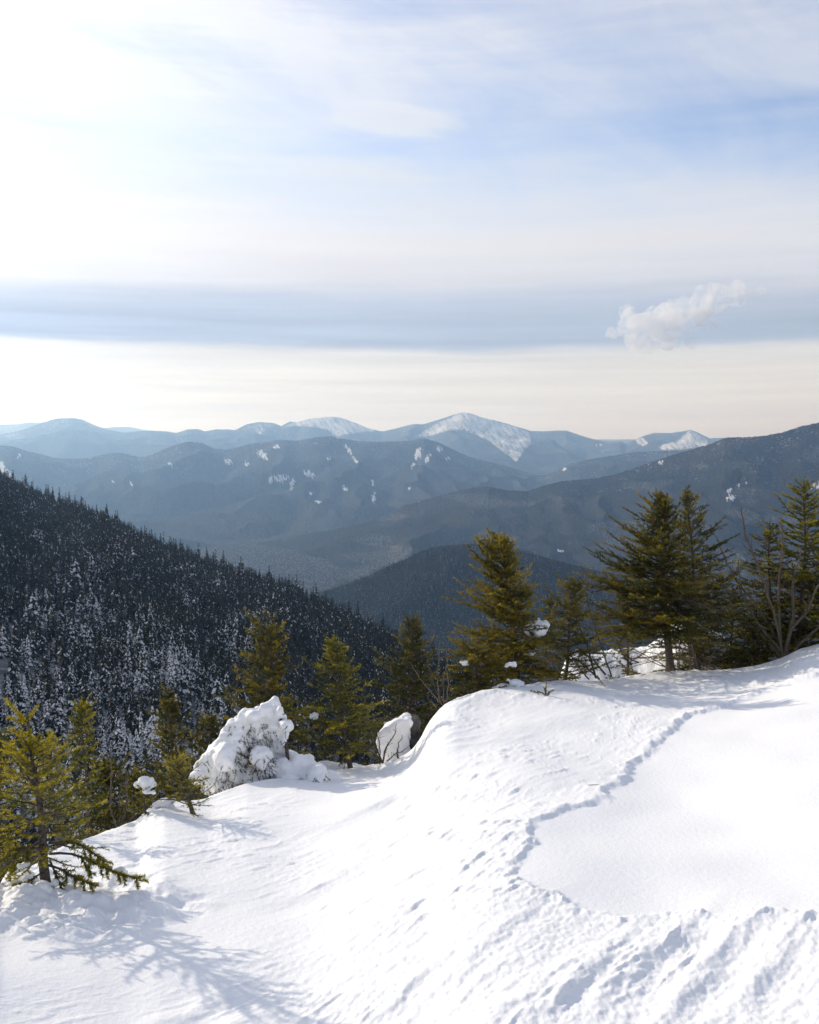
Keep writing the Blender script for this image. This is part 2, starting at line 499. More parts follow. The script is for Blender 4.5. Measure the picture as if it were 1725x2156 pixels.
def detail(x, y, r, th):
    """wind-carved relief of the snow, metres"""
    p = x * WIND[0] + y * WIND[1]
    q = -x * WIND[1] + y * WIND[0]
    wq = q + 0.05 * pn(p * 1.7, q * 2.0, 91)
    z = 0.050 * fbm(x * 0.55, y * 0.55, 1, 3)
    sd = inside_dist(x, y, _sp)
    sdn = sd + 0.025 * fbm(x * 9, y * 9, 11, 3) + 0.03 * pn(p * 3.0, q * 9.0, 17)
    tw = 0.5 + 0.13 * r
    rough = 1 - ss(-0.03, 0.03, (sdn - 0.01) / tw)
    lip = np.exp(-np.clip(-sdn, 0, None) / 0.10) * rough
    kr = np.clip(r / 5.5, 0.8, 2.4)
    z = z + rough * (0.005 + 0.012 * lip) * kr
    z = z + lip * 0.016 * kr * np.clip(fbm(x * 9, y * 9, 12, 3) + 0.1, 0, 1)
    # zones: strips of carved snow, calmer ground between them
    zone = ss(-0.30, 0.35, fbm(x * 0.42 + 3, y * 0.42, 5, 2) + 1.1 * np.exp(-np.clip(-sd, 0, 9) / 1.3) - 0.22 + 0.9 * (1 - ss(3.0, 4.0, r)) + 0.8 * ss(0.80, 0.93, r / crest_r(th)))
    zone = zone * rough * (1 - 0.85 * np.exp(-((x + 0.9) ** 2 + (y - 4.3) ** 2) / 0.55)) * (1 - 0.8 * np.exp(-((x + 1.1) ** 2 + (y - 3.4) ** 2) / 0.5))
    # sastrugi: long tapering ridges with a sharp lee
    s1 = pn(p * 1.1 + 0.5 * pn(p, q * 2, 33), wq * 3.4 + 0.6 * pn(p * 0.8, q * 1.5, 34), 21)
    s2 = pn(p * 2.6, wq * 18.0, 22)
    s3 = pn(p * 5.0, wq * 34.0, 23)
    brk = ss(-0.25, 0.45, fbm(x * 1.1 + 9, y * 1.1, 27, 2))
    sas = 0.008 * brk * (1 - np.abs(s1)) ** 3 + 0.0075 * np.clip(s2, 0, 1) * (0.45 + 0.55 * brk) + 0.005 * np.clip(s3 + 0.1, 0, 1)
    near = 1 - ss(2.7, 4.2, r)
    z = z + zone * sas * (0.75 + 0.1 * near)
    # chips and pits
    c1 = np.clip(pn(p * 5, wq * 25, 41) - 0.26, 0, 1) * 0.022
    c2 = np.clip(pn(p * 13, wq * 46, 42) - 0.25, 0, 1) * 0.010
    patch = ss(-0.05, 0.35, fbm(x * 1.3, y * 1.3, 43, 3) + 0.15)
    z = z + zone * patch * (c1 + c2) * 1.25 * (1 - 0.3 * ss(5.5, 8.5, r))
    z = z + zone * 0.0035 * fbm(x * 30, y * 30, 44, 2) * (1 - ss(4.0, 6.5, r))
    far = ss(0.84, 0.97, r / crest_r(th))
    z = z + far * rough * ss(-0.2, 0.4, fbm(x * 0.9, y * 0.9, 49, 2)) * (0.022 * np.clip(fbm(p * 3, wq * 7, 47, 3) - 0.15, 0, 1) + 0.014 * np.clip(pn(p * 8, wq * 17, 48) - 0.2, 0, 1))
    # dunes and scoops
    for c, ln, wd, dp in HOLLOWS:
        a = (x - c[0]) * WIND[0] + (y - c[1]) * WIND[1]
        b = -(x - c[0]) * WIND[1] + (y - c[1]) * WIND[0] + 0.03 * pn(p * 5, q * 5, 51)
        g = np.exp(-(a / ln) ** 2)
        z = z + 0.29 * dp * g * (np.exp(-((b - wd * 0.7) / (wd * 0.55)) ** 2) - 0.7 * np.exp(-((b + wd * 0.35) / (wd * 0.7)) ** 2))
    # churned, clotted snow round the foot of the big fir
    dt = np.hypot((x - TREE_FOOT[0] - 0.10) / 1.0, (y - TREE_FOOT[1] + 0.05) / 0.8)
    wt = 1 - ss(0.35, 0.75, dt + 0.1 * pn(x * 4, y * 4, 61))
    z = z + wt * (0.02 + 0.05 * fbm(x * 3.6, y * 3.6, 62, 3) + 0.018 * np.abs(fbm(x * 9, y * 9, 63, 4)))
    # drifted hump by the leaning sapling
    h = hit(330, 1712)
    z = z + 0.035 * np.exp(-(((x - h[0]) ** 2 + (y - h[1]) ** 2) / 0.05))
    return z * (1 - ss(0.0, 1.5, r - crest_r(th)))


def ground_z(x, y):
    x, y = np.atleast_1d(np.asarray(x, float)), np.atleast_1d(np.asarray(y, float))
    th, r = np.arctan2(x, y), np.hypot(x, y)
    return base_ground(th, r) + detail(x, y, r, th)


def build_slope():
    ths = np.concatenate([np.linspace(-math.pi, rad(-30), 46)[:-1], np.linspace(rad(-30), rad(-25), 40)[:-1], np.linspace(rad(-25), rad(25), 820)[:-1],
                          np.linspace(rad(25), rad(30), 40)[:-1], np.linspace(rad(30), math.pi, 46)])
    nin, nout = 430, 40
    rc = crest_r(ths)
    s = np.linspace(0, 1, nin)
    ri = 1.0 / ((1 / 2.3) * (1 - s)[:, None] + (1 / rc)[None, :] * s[:, None])
    r0 = np.linspace(0.15, 2.3, 24)[:-1][:, None] * np.ones_like(rc)[None, :]
    d = np.geomspace(0.02, 190, nout)
    ro = rc[None, :] + d[:, None]
    Rm = np.concatenate([r0, ri, ro], 0)
    T = np.broadcast_to(ths[None, :], Rm.shape)
    x, y = Rm * np.sin(T), Rm * np.cos(T)
    z = base_ground(T.ravel(), Rm.ravel()) + detail(x.ravel(), y.ravel(), Rm.ravel(), T.ravel())
    V = np.stack([x.ravel(), y.ravel(), z], -1)
    F = grid_faces(*Rm.shape)[:, ::-1]
    o = link('snow_slope', mesh('snow_slope', V, F, M_SNOW))
    tag(o, 'wind-carved white snow slope', kind='structure')


build_slope()


# ================================================================== FAR LAND
def c1(pts):   # points read off an enlargement of the left half of the skyline
    return [(x * 0.5, 828 + y * 0.5) for x, y in pts]


def c2(pts):   # and of the right half
    return [(862.5 + x * 0.5, 828 + y * 0.5) for x, y in pts]


def poly_mask(u, v, poly, soft):
    return ss(-soft, soft, inside_dist(u, v, np.array(poly, float)))


def massif(name, label, crest, r0, foot_r, foot_z, back, mat, ncol, nrow, spur, seed, u_lo=-700, u_hi=2500, crest_noise=0.0, snow=None, frost=None, birch=None, prof=0.85):
    th = np.array([pol(u, v)[0] for u, v in crest])
    tt = np.array([pol(u, v)[1] for u, v in crest])
    k = np.argsort(th)
    th, tt = th[k], tt[k]
    a0, a1 = pol(u_lo, 930)[0], pol(u_hi, 930)[0]
    f0_, f1_ = pol(-60, 930)[0], pol(1785, 930)[0]
    A = np.concatenate([np.linspace(a0, f0_, 36)[:-1], np.linspace(f0_, f1_, ncol), np.linspace(f1_, a1, 36)[1:]])
    ncol = len(A)
    rr = (r0(A) if callable(r0) else np.full(ncol, float(r0))) * (1 + 0.05 * pn(A * 7, A * 0 + seed, seed))
    t = np.interp(A, th, tt)
    t = t + (A < th[0]) * 0.004 * pn(A * 12, A * 0, seed) + (A > th[-1]) * 0.004 * pn(A * 12, A * 0, seed)
    zc = rr * t
    fr = np.minimum(foot_r, rr * 0.75)
    s = np.linspace(0, 1, nrow)
    # rows spread evenly as seen
    ri = 1.0 / ((1 / fr)[None, :] * (1 - s)[:, None] + (1 / rr)[None, :] * s[:, None])
    q = np.clip((rr[None, :] - ri) / (rr - fr)[None, :], 0, 1)
    fz = np.minimum(foot_z, zc - 30)
    z = zc[None, :] + (fz - zc)[None, :] * q ** prof
    x, y = ri * np.sin(A), ri * np.cos(A)
    w = (4 * q * (1 - q)) ** 0.7 * np.minimum(1.0, np.abs(zc - fz)[None, :] / 200.0)
    L = spur[1]
    nz = (1 - 2 * np.abs(fbm(x / L, y / (L * 1.8), seed + 3, 4, 0.5)))
    z = z + w * spur[0] * (nz - 0.45)
    zs = crest_noise * (fbm(x / 14, y / 14, seed + 9, 2) + 0.6 * fbm(A[None, :] * 900 + q * 3, q * 60, seed + 4, 1))
    z = z + zs
    # far side
    sb = np.linspace(0.04, 1, 8)
    xb = (rr[None, :] + back * sb[:, None])
    zb = (zc + zs[-1])[None, :] - (np.abs(zc - fz)[None, :] * 0.8 + 60) * sb[:, None]
    X_ = np.concatenate([x, xb * np.sin(A)], 0)
    Y_ = np.concatenate([y, xb * np.cos(A)], 0)
    Z_ = np.concatenate([z, zb], 0)
    V = np.stack([X_.ravel(), Y_.ravel(), Z_.ravel()], -1)
    F = grid_faces(*X_.shape)[:, ::-1]
    U, VV = to_uv(V)
    Q = np.concatenate([q, np.zeros_like(xb)], 0).ravel()
    at_ = {'snow': snow(U, VV, Q) if snow else np.zeros(len(V)), 'frost': frost(U, VV, Q) if frost else np.zeros(len(V)),
           'birch': birch(U, VV, Q) if birch else np.zeros(len(V))}
    o = link(name, mesh(name, V, F, mat, attrs=at_))
    tag(o, label, kind='structure')
    return dict(A=A, rr=rr, zc=zc, fr=fr, fz=fz, prof=prof, V=V, Q=Q, shape=X_.shape, ob=o)


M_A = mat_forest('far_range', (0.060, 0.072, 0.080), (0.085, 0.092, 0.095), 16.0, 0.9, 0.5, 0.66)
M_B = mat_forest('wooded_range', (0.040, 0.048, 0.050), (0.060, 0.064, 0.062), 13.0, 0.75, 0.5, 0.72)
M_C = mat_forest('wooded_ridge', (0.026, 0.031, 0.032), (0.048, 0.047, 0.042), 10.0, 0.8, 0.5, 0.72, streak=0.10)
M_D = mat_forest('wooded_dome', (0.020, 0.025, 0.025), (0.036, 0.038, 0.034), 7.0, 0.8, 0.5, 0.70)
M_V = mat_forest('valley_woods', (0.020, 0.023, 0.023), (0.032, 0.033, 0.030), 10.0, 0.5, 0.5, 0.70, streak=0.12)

far_crest = c1([(-60, 140), (0, 132), (75, 130), (120, 123), (170, 124), (240, 127), (330, 128), (425, 147), (480, 143), (545, 141), (610, 155), (700, 162), (760, 170)]) + \
    [(460, 918), (700, 925), (1000, 925), (1600, 925)]
A_crest = c1([(-400, 170), (-100, 165), (0, 172), (60, 163), (110, 148), (175, 125), (240, 106), (310, 104), (350, 112), (400, 135), (450, 152), (520, 165), (600, 158), (640, 157), (700, 160), (745, 167),
              (790, 152), (830, 150), (865, 160), (910, 152), (960, 152), (990, 155), (1040, 130), (1090, 121), (1150, 125), (1185, 138), (1220, 119), (1250, 122), (1300, 108),
              (1390, 98), (1430, 101), (1500, 125), (1550, 147), (1610, 161), (1660, 150), (1725, 133)]) + \
    c2([(20, 130), (60, 130), (120, 112), (180, 92), (225, 80), (260, 84), (300, 100), (350, 112), (400, 125), (460, 143), (510, 158), (560, 160), (620, 157), (660, 157), (700, 170), (750, 187),
        (800, 199), (860, 204), (890, 202), (912, 214), (950, 195), (990, 178), (1030, 166), (1100, 167), (1150, 160), (1185, 154), (1210, 163), (1265, 190), (1320, 187), (1400, 200), (1700, 230), (2300, 240)])
B_crest = c1([(-500, 190), (-150, 205), (0, 220), (50, 222), (100, 240), (180, 258), (230, 272), (300, 276), (380, 272), (430, 258), (480, 250), (520, 252), (590, 270), (640, 258), (700, 232), (760, 210),
              (800, 203), (850, 208), (900, 232), (950, 238), (1000, 228), (1050, 212), (1130, 205), (1180, 195), (1250, 200), (1320, 187), (1390, 180), (1440, 190), (1500, 200), (1600, 205), (1725, 200)]) + \
    c2([(60, 190), (120, 205), (180, 235), (260, 270), (340, 290), (420, 310), (480, 330), (540, 346), (580, 342), (620, 325), (680, 295), (760, 278), (850, 262), (950, 248), (1050, 243), (1200, 240), (1700, 260), (2400, 280)])
C_crest = c2([(1725 + 600, 60), (1725 + 250, 85), (1725, 122), (1640, 142), (1570, 165), (1500, 178), (1440, 184), (1335, 186), (1270, 212), (1200, 232), (1100, 262), (1050, 280), (950, 315), (850, 345), (780, 358),
              (640, 370), (560, 390), (500, 412), (420, 410), (330, 393), (260, 398), (150, 425), (50, 452), (-30, 475)]) + \
    c1([(1640, 510), (1500, 560), (1350, 592), (1200, 622), (1050, 642), (900, 640), (760, 622), (660, 625), (560, 650), (300, 700), (-400, 760)])
D_crest = [(-600, 1500), (300, 1390), (560, 1300)] + c1([(1300, 850), (1400, 825), (1450, 805), (1550, 770), (1640, 725), (1725, 690)]) + \
    c2([(60, 660), (130, 645), (200, 637), (300, 632), (340, 632), (420, 645), (500, 670), (600, 700), (700, 725), (780, 745), (850, 757), (1000, 800), (1300, 860), (1700, 900), (2400, 960)])


def blobs(lst):
    def f(u, v, q):
        s = np.zeros(len(u))
        jit = 0.95 * fbm(u / 3.2, v / 5.0, 77, 3)
        for b in lst:
            if len(b) == 5:
                cu, cv, hw, hh, an = b
                ca, sa = math.cos(rad(an)), math.sin(rad(an))
                du, dv = u - cu, v - cv
                a, c = (du * ca + dv * sa) / (hw * 0.78), (-du * sa + dv * ca) / (hh * 0.78)
                s = np.maximum(s, ss(0.25, -0.15, 0) * 0 + np.clip(1.0 - (a * a + c * c) * 0.5, 0, 1) + jit * (a * a + c * c < 2.5) - 0.1)
            else:
                amt, soft, poly = b
                mk = poly_mask(u, v, poly, soft)
                s = np.maximum(s, mk * (amt - 0.06 + 0.26 * fbm((u - 0.75 * v) / 7.0, (v + 0.75 * u) / 26.0, 78, 4)))
        return np.clip(s, 0, 1)
    return f


A_snow = blobs([(0.70, 3.0, [(868, 922), (915, 893), (950, 876), (980, 864), (1005, 868), (1040, 885), (1085, 896), (1116, 910), (1120, 935), (1104, 950), (1088, 974), (1060, 952), (1030, 930), (1000, 914), (975, 905), (940, 908), (900, 920)]),
                (0.72, 3.0, [(596, 899), (625, 885), (690, 874), (720, 878), (760, 893), (796, 908), (752, 912), (708, 920), (688, 905), (660, 900), (625, 898)]),
                (0.75, 1.5, [(1335, 926), (1352, 920), (1366, 932), (1356, 941), (1345, 935)]), (0.70, 2.0, [(1384, 940), (1430, 925), (1452, 903), (1470, 912), (1492, 924), (1490, 940), (1440, 946), (1395, 948)]),
                (0.20, 6.0, [(75, 908), (118, 884), (160, 878), (186, 892), (205, 912), (180, 930), (140, 915), (100, 925)]), (0.45, 4.0, [(505, 905), (545, 886), (585, 893), (570, 905), (545, 915)]),
                (548, 910, 4, 8, 20), (1265, 937, 9, 4, 0)])
B_snow = blobs([(480, 972, 10, 7, 20), (553, 957, 15, 9, 30), (521, 976, 6, 7, 0), (583, 940, 8, 6, 0), (358, 976, 7, 4, 0), (366, 993, 3, 4, 0), (735, 948, 6, 18, -35), (747, 968, 4, 10, -40), (592, 1008, 18, 9, 0),
                (615, 1020, 6, 14, 10), (650, 998, 14, 9, 20), (570, 1008, 6, 10, 10), (726, 1027, 9, 6, 40), (787, 1046, 5, 15, 5), (785, 1017, 5, 7, -30), (652, 1040, 10, 4, -15), (670, 1057, 9, 4, 10), (276, 1018, 4, 6, 0), (238, 1014, 5, 3, 0),
                (5, 985, 10, 22, -25), (20, 1000, 9, 7, 0), (880, 955, 9, 16, 25), (900, 965, 5, 14, 25), (925, 945, 8, 8, 0), (870, 980, 4, 8, 20), (945, 965, 7, 6, 30), (1190, 988, 7, 4, -40), (692, 966, 5, 5, 0), (664, 935, 5, 4, 0), (40, 960, 5, 5, 0), (862, 1028, 4, 3, 0)])
C_snow = blobs([(1392, 974, 6, 8, 40), (1541, 1048, 11, 8, -25), (1535, 1034, 6, 8, 20), (1556, 1020, 6, 3, 0), (1573, 1018, 5, 2, 0), (1718, 1022, 15, 8, 10), (1648, 952, 8, 2, -15), (882, 1056, 3, 1.5, 0), (1180, 1160, 9, 4, 0)])
fr_A = lambda u, v, q: np.clip(0.9 - q * 1.6, 0, 1) * (0.55 + 0.6 * pn(u / 60, v / 30, 5))
fr_B = lambda u, v, q: np.clip(0.62 - q * 1.1, 0, 1)
fr_C = lambda u, v, q: np.clip(0.6 - q * 1.3, 0, 1) * ss(800, 1500, u) + 0.30 * np.exp(-(((u - 1170) / 40) ** 2 + ((v - 1160) / 16) ** 2))
birch_C = lambda u, v, q: ss(0.05, 0.35, fbm(u / 150, v / 40, 31, 2) + 0.9 * np.exp(-(((u - 740) / 130) ** 2 + ((v - 1195) / 35) ** 2)) - 0.25)

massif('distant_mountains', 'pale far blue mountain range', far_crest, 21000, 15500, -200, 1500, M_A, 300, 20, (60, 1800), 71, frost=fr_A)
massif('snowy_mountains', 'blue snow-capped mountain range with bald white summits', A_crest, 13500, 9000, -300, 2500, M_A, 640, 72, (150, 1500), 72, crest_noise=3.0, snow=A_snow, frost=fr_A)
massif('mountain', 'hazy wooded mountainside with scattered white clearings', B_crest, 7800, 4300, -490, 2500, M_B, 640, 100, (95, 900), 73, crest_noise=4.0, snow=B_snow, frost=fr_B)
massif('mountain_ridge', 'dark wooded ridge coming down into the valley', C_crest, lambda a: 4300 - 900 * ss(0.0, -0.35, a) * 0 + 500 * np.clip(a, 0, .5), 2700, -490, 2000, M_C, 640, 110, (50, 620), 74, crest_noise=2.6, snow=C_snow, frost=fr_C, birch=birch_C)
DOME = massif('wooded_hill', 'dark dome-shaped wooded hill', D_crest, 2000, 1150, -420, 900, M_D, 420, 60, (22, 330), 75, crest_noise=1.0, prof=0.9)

# valley floor, out to the horizon on every side
n, k = 120, 60
a = np.linspace(-math.pi, math.pi, n)
r = np.geomspace(160, 26000, k)
Rm, Am = np.meshgrid(r, a, indexing='ij')
x, y = Rm * np.sin(Am), Rm * np.cos(Am)
z = -452 + 16 * fbm(x / 700, y / 700, 81, 3)
V = np.stack([x.ravel(), y.ravel(), z.ravel()], -1)
tag(link('valley_floor', mesh('valley_floor', V, grid_faces(k, n)[:, ::-1], M_V, attrs={'snow': np.zeros(len(V)), 'frost': np.zeros(len(V)), 'birch': np.ones(len(V))})),
    'hazy wooded valley floor', kind='structure')

# ------------------------------------------------------------------ the forested hillside across the ravine
HILL = [(-1300, 250), (-900, 330), (-700, 430), (-450, 640), (-250, 840), (-120, 940)] + c1([ (0, 372), (40, 400), (100, 428), (170, 462), (240, 486), (300, 505), (400, 542), (480, 574), (560, 612), (640, 660), (720, 694), (800, 714), (860, 738), (940, 768), (1000, 792),  # crest left of frame is raised out of view to shade the forested slope
           (1080, 812), (1150, 840), (1240, 872), (1310, 905), (1380, 940), (1450, 970), (1560, 1030), (1660, 1078)]) + [(1000, 1450), (1300, 1560), (1900, 1750)]
_hth = np.array([pol(u, v)[0] for u, v in HILL])
_htt = np.array([pol(u, v)[1] for u, v in HILL])


def hill_r(th):
    return np.interp(th, [pol(u, 1300)[0] for u in (-1300, -900, 0, 400, 800, 1300, 1900)], [1450, 1350, 900, 730, 560, 430, 330])


def hill_z(th, r):
    rr = hill_r(th)
    zc = rr * np.interp(th, _hth, _htt)
    x, y = r * np.sin(th), r * np.cos(th)
    f = (r - 95) / (rr - 95)
    z = -64 + (zc + 64) * np.clip(f, -0.2, 1) ** 1.0
    w = np.clip(4 * f * (1 - f), 0, 1)
    z = z + w * (3.0 * fbm(x / 60, y / 60, 101, 3) + 7 * pn(th * 9, r / 260, 103))
    return np.where(f > 1, zc - (r - rr) * 0.45, z)


ha = np.linspace(pol(-1300, 1300)[0], pol(1900, 1300)[0], 270)
hs = np.concatenate([np.linspace(0, 1, 110), 1 + np.linspace(0.03, 0.6, 14)])
Rm = 95 + hs[:, None] * (hill_r(ha) - 95)[None, :]
Am = np.broadcast_to(ha[None, :], Rm.shape)
z = hill_z(Am.ravel(), Rm.ravel())
V = np.stack([(Rm * np.sin(Am)).ravel(), (Rm * np.cos(Am)).ravel(), z], -1)
tag(link('hillside', mesh('hillside', V, grid_faces(*Rm.shape)[:, ::-1], M_FOREST_FLOOR)), 'snowy forest floor of the hillside across the ravine', kind='structure')


def far_spruce(seed, snowy, slim=1.0, ragged=0.0):
    """small spruce 1 m tall: drooping boughs in whorls, pads of snow lying on some of them"""
    g = np.random.default_rng(seed)
    V, F, Mi = [], [], []

    def tri(a, b, c, m):
        k = len(V)
        V.extend((a, b, c))
        F.append((k, k + 1, k + 2))
        Mi.append(m)
    nw = 17
    wid = (g.uniform(0.13, 0.17) + 0.05 * snowy) * slim
    for w in range(nw):
        h = 0.06 + 0.90 * (w / nw) + g.uniform(-0.012, 0.012)
        rr = wid * (1 - h) ** 0.75 * g.uniform(0.75, 1.1) + 0.008
        nb = 7 if h < 0.7 else 5
        for b in range(nb):
            az = 2 * math.pi * (b / nb) + w * 1.3 + g.uniform(-0.35, 0.35)
            L = rr * g.uniform(0.65 - 0.35 * ragged, 1.2 + 0.3 * ragged)
            if g.random() < 0.3 * ragged:
                continue
            d = np.array((math.cos(az), math.sin(az), 0))
            sd = np.array((-d[1], d[0], 0))
            dr = -L * g.uniform(0.15, 0.6)
            p0 = np.array((0, 0, h + 0.015))
            p1 = d * L * 0.55 + (0, 0, h + dr * 0.25)
            p2 = d * L + (0, 0, h + dr)
            wv = sd * L * g.uniform(0.28, 0.42)
            lo = np.array((0, 0, -0.022))
            tri(p0, p1 + wv + lo, p1, 0); tri(p0, p1, p1 - wv + lo, 0)
            tri(p1, p1 + wv + lo, p2, 0); tri(p1, p2, p1 - wv + lo, 0)
            tri(p0 + lo * 2, p2 + lo, p1 + wv * 0.8 + lo * 2, 0)
            if g.random() < snowy:
                up = np.array((0, 0, 0.012 + 0.012 * g.random())) * (1.0 + snowy)
                f0, f1 = g.uniform(0.15, 0.4), g.uniform(0.75, 1.05)
                a0 = p0 + (p1 - p0) * f0 + up
                a2 = p1 + (p2 - p1) * f1 + up * 0.2
                m = (a0 + a2) / 2 + up * 1.6
                ww = wv * g.uniform(0.6, 1.0) * (0.8 + 0.5 * snowy)
                l, r_ = (a0 + a2) / 2 + ww - up * 0.2, (a0 + a2) / 2 - ww - up * 0.2
                tri(a0, m, l, 1); tri(l, m, a2, 1); tri(a2, m, r_, 1); tri(r_, m, a0, 1)
    for b in range(3):     # trunk
        a0, a1 = b * 2.094, (b + 1) * 2.094
        tri((0.012 * math.cos(a0), 0.012 * math.sin(a0), -0.05), (0.012 * math.cos(a1), 0.012 * math.sin(a1), -0.05), (0, 0, 1.0), 2)
    return mesh('forest_spruce', np.array(V), np.array(F), [M_FAR_NEEDLES, M_FAR_SNOW, M_BARK], Mi, smooth=False)


SPR = [far_spruce(500 + i, s_, w_, rg_) for i, (s_, w_, rg_) in enumerate(((0.03, 1.0, 0.2), (0.10, 1.15, 0.5), (0.22, 0.9, 0.3), (0.5, 1.2, 0.6), (0.9, 1.1, 0.2),
                                                                            (0.04, 0.7, 0.9), (0.09, 1.45, 0.8), (0.2, 0.65, 0.6), (0.45, 0.8, 0.9), (0.85, 0.75, 0.6)))]

g = np.random.default_rng(7)
NT_ = 21000
th = g.uniform(pol(-350, 1300)[0], pol(1050, 1300)[0], NT_ * 3)
rr_ = np.sqrt(g.uniform(125 ** 2, 1000 ** 2, NT_ * 3))
ok = rr_ < hill_r(th) * 1.03
th, rr_ = th[ok][:NT_], rr_[ok][:NT_]
P = np.stack([rr_ * np.sin(th), rr_ * np.cos(th), hill_z(th, rr_) - 0.2], -1)
HT = g.uniform(0.55, 1.45, len(P)) * (6.0 + 4.2 * ss(200, 600, rr_)) * (1 + 0.45 * (g.random(len(P)) < 0.10))
U, VB = to_uv(P)
U2, VT = to_uv(P + np.stack([0 * HT, 0 * HT, HT], -1))
cl = fbm(P[:, 0] / 26, P[:, 1] / 26, 111, 3) + 1.15 * ss(1180, 1580, VB) * ss(700, 250, U) - 0.42 - 0.4 * ss(450, 800, U) - 0.45 * ss(450, 800, rr_)
kind = np.clip(np.floor(1.3 + cl * 2.6 + g.normal(0, 0.75, len(P))), 0, 4).astype(int)
kind = kind + 5 * (g.random(len(P)) < 0.45)
rot = g.uniform(0, 6.28, len(P))
hgt = VB - VT
crestv = np.interp(U, [c[0] for c in CREST], [c[1] for c in CREST])
hid = (VT > np.where(U < 230, 1500, np.where(U < 300, 1640, np.where(U < 420, 1480, 1400)))) | (U < 2) | (U > 790) | (VB > crestv) | ((np.abs(U - 555) < 75) & (VT > 1310))
score = np.where(hid, -1, hgt)
order = np.argsort(-score)
chosen = []
cellused = {}
for i in order:
    if len(chosen) >= 300 or score[i] <= 0:
        break
    key = (int(U[i] // 9), int(VT[i] // 9))
    if key in cellused:
        continue
    cellused[key] = 1
    chosen.append(i)
chosen = np.array(chosen)
first = {}
SNOW_WORDS = ['dark green spruce with hardly any snow', 'dark spruce with flecks of snow', 'dark spruce with patchy snow on its boughs', 'spruce with boughs half covered in snow', 'small spruce thickly plastered with white snow']
for i in chosen:
    o = link('spruce_tree', SPR[kind[i]], None, P[i])
    o.rotation_euler = (g.normal(0, 0.03), g.normal(0, 0.03), rot[i])
    s = HT[i]
    o.scale = (s * g.uniform(0.9, 1.15), s * g.uniform(0.9, 1.15), s)
    zone_ = 'high on the forested hillside' if VT[i] < 1180 else ('midway up the forested hillside' if VT[i] < 1330 else 'low on the shaded forested hillside')
    tag(o, SNOW_WORDS[kind[i] % 5] + ' ' + zone_, 'tree', 'spruces of the hillside forest')
    first.setdefault(int(kind[i]), o)


def forest(name, label, P, HT, kind, rot):
    me = bpy.data.meshes.new(name)
    me.vertices.add(len(P))
    me.vertices.foreach_set('co', np.ascontiguousarray(P, dtype=np.float32).ravel())
    for an, ty, av in (('size', 'FLOAT', HT), ('turn', 'FLOAT', rot), ('sort', 'INT', kind)):
        at_ = me.attributes.new(an, ty, 'POINT')
        at_.data.foreach_set('value', np.ascontiguousarray(av, dtype=np.int32 if ty == 'INT' else np.float32))
    o = link(name, me)
    tag(o, label, kind='stuff')
    ng = bpy.data.node_groups.new(name, 'GeometryNodeTree')
    ng.interface.new_socket('Geometry', in_out='INPUT', socket_type='NodeSocketGeometry')
    ng.interface.new_socket('Geometry', in_out='OUTPUT', socket_type='NodeSocketGeometry')
    nd, lk = ng.nodes, ng.links
    gi, go, jn = nd.new('NodeGroupInput'), nd.new('NodeGroupOutput'), nd.new('GeometryNodeJoinGeometry')

    def att(nm, ty):
        a_ = nd.new('GeometryNodeInputNamedAttribute')
        a_.data_type = ty
        a_.inputs[0].default_value = nm
        return a_.outputs[0]
    size, turn, sort = att('size', 'FLOAT'), att('turn', 'FLOAT'), att('sort', 'INT')
    cxyz = nd.new('ShaderNodeCombineXYZ')
    lk.new(turn, cxyz.inputs[2])
    for k_, ob in first.items():
        oi = nd.new('GeometryNodeObjectInfo')
        oi.inputs['Object'].default_value = ob
        oi.inputs['As Instance'].default_value = True
        oi.transform_space = 'ORIGINAL'
        cmp_ = nd.new('FunctionNodeCompare')
        cmp_.data_type = 'INT'
        cmp_.operation = 'EQUAL'
        lk.new(sort, cmp_.inputs[2])
        cmp_.inputs[3].default_value = k_
        ip = nd.new('GeometryNodeInstanceOnPoints')
        lk.new(gi.outputs[0], ip.inputs['Points'])
        lk.new(cmp_.outputs[0], ip.inputs['Selection'])
        lk.new(oi.outputs['Geometry'], ip.inputs['Instance'])
        lk.new(cxyz.outputs[0], ip.inputs['Rotation'])
        lk.new(size, ip.inputs['Scale'])
        lk.new(ip.outputs[0], jn.inputs[0])
    lk.new(jn.outputs[0], go.inputs[0])
    md = o.modifiers.new('scatter', 'NODES')
    md.node_group = ng
    return o


rest = np.ones(len(P), bool)
rest[chosen] = False
forest('forest', 'dense dark spruce forest dusted with snow on the shaded hillside', P[rest], HT[rest], kind[rest], rot[rest])

# woods on the dome-shaped hill
Vd, Qd = DOME['V'], DOME['Q']
ud, vd = to_uv(Vd)
nr, nc = DOME['shape']
Gd = Vd.reshape(nr, nc, 3)
N2 = 22000
jj = g.uniform(0, 1, N2 * 4) * (nc - 2)
ii = g.uniform(0, 1, N2 * 4) ** 0.8 * (nr - 10) + 1
i0, j0 = ii.astype(int), jj.astype(int)
fi, fj = (ii - i0)[:, None], (jj - j0)[:, None]
Pd = (Gd[i0, j0] * (1 - fi) + Gd[i0 + 1, j0] * fi) * (1 - fj) + (Gd[i0, j0 + 1] * (1 - fi) + Gd[i0 + 1, j0 + 1] * fi) * fj
uu, vv = to_uv(Pd)
ok = (uu > 560) & (uu < 1500) & (vv < 1480)
Pd = Pd[ok][:N2]
forest('hill_woods', 'dark wood covering the dome-shaped hill', Pd, g.uniform(6, 10.5, len(Pd)), 5 * (g.random(len(Pd)) < 0.5).astype(int) + (g.random(len(Pd)) < 0.25), g.uniform(0, 6.28, len(Pd)))

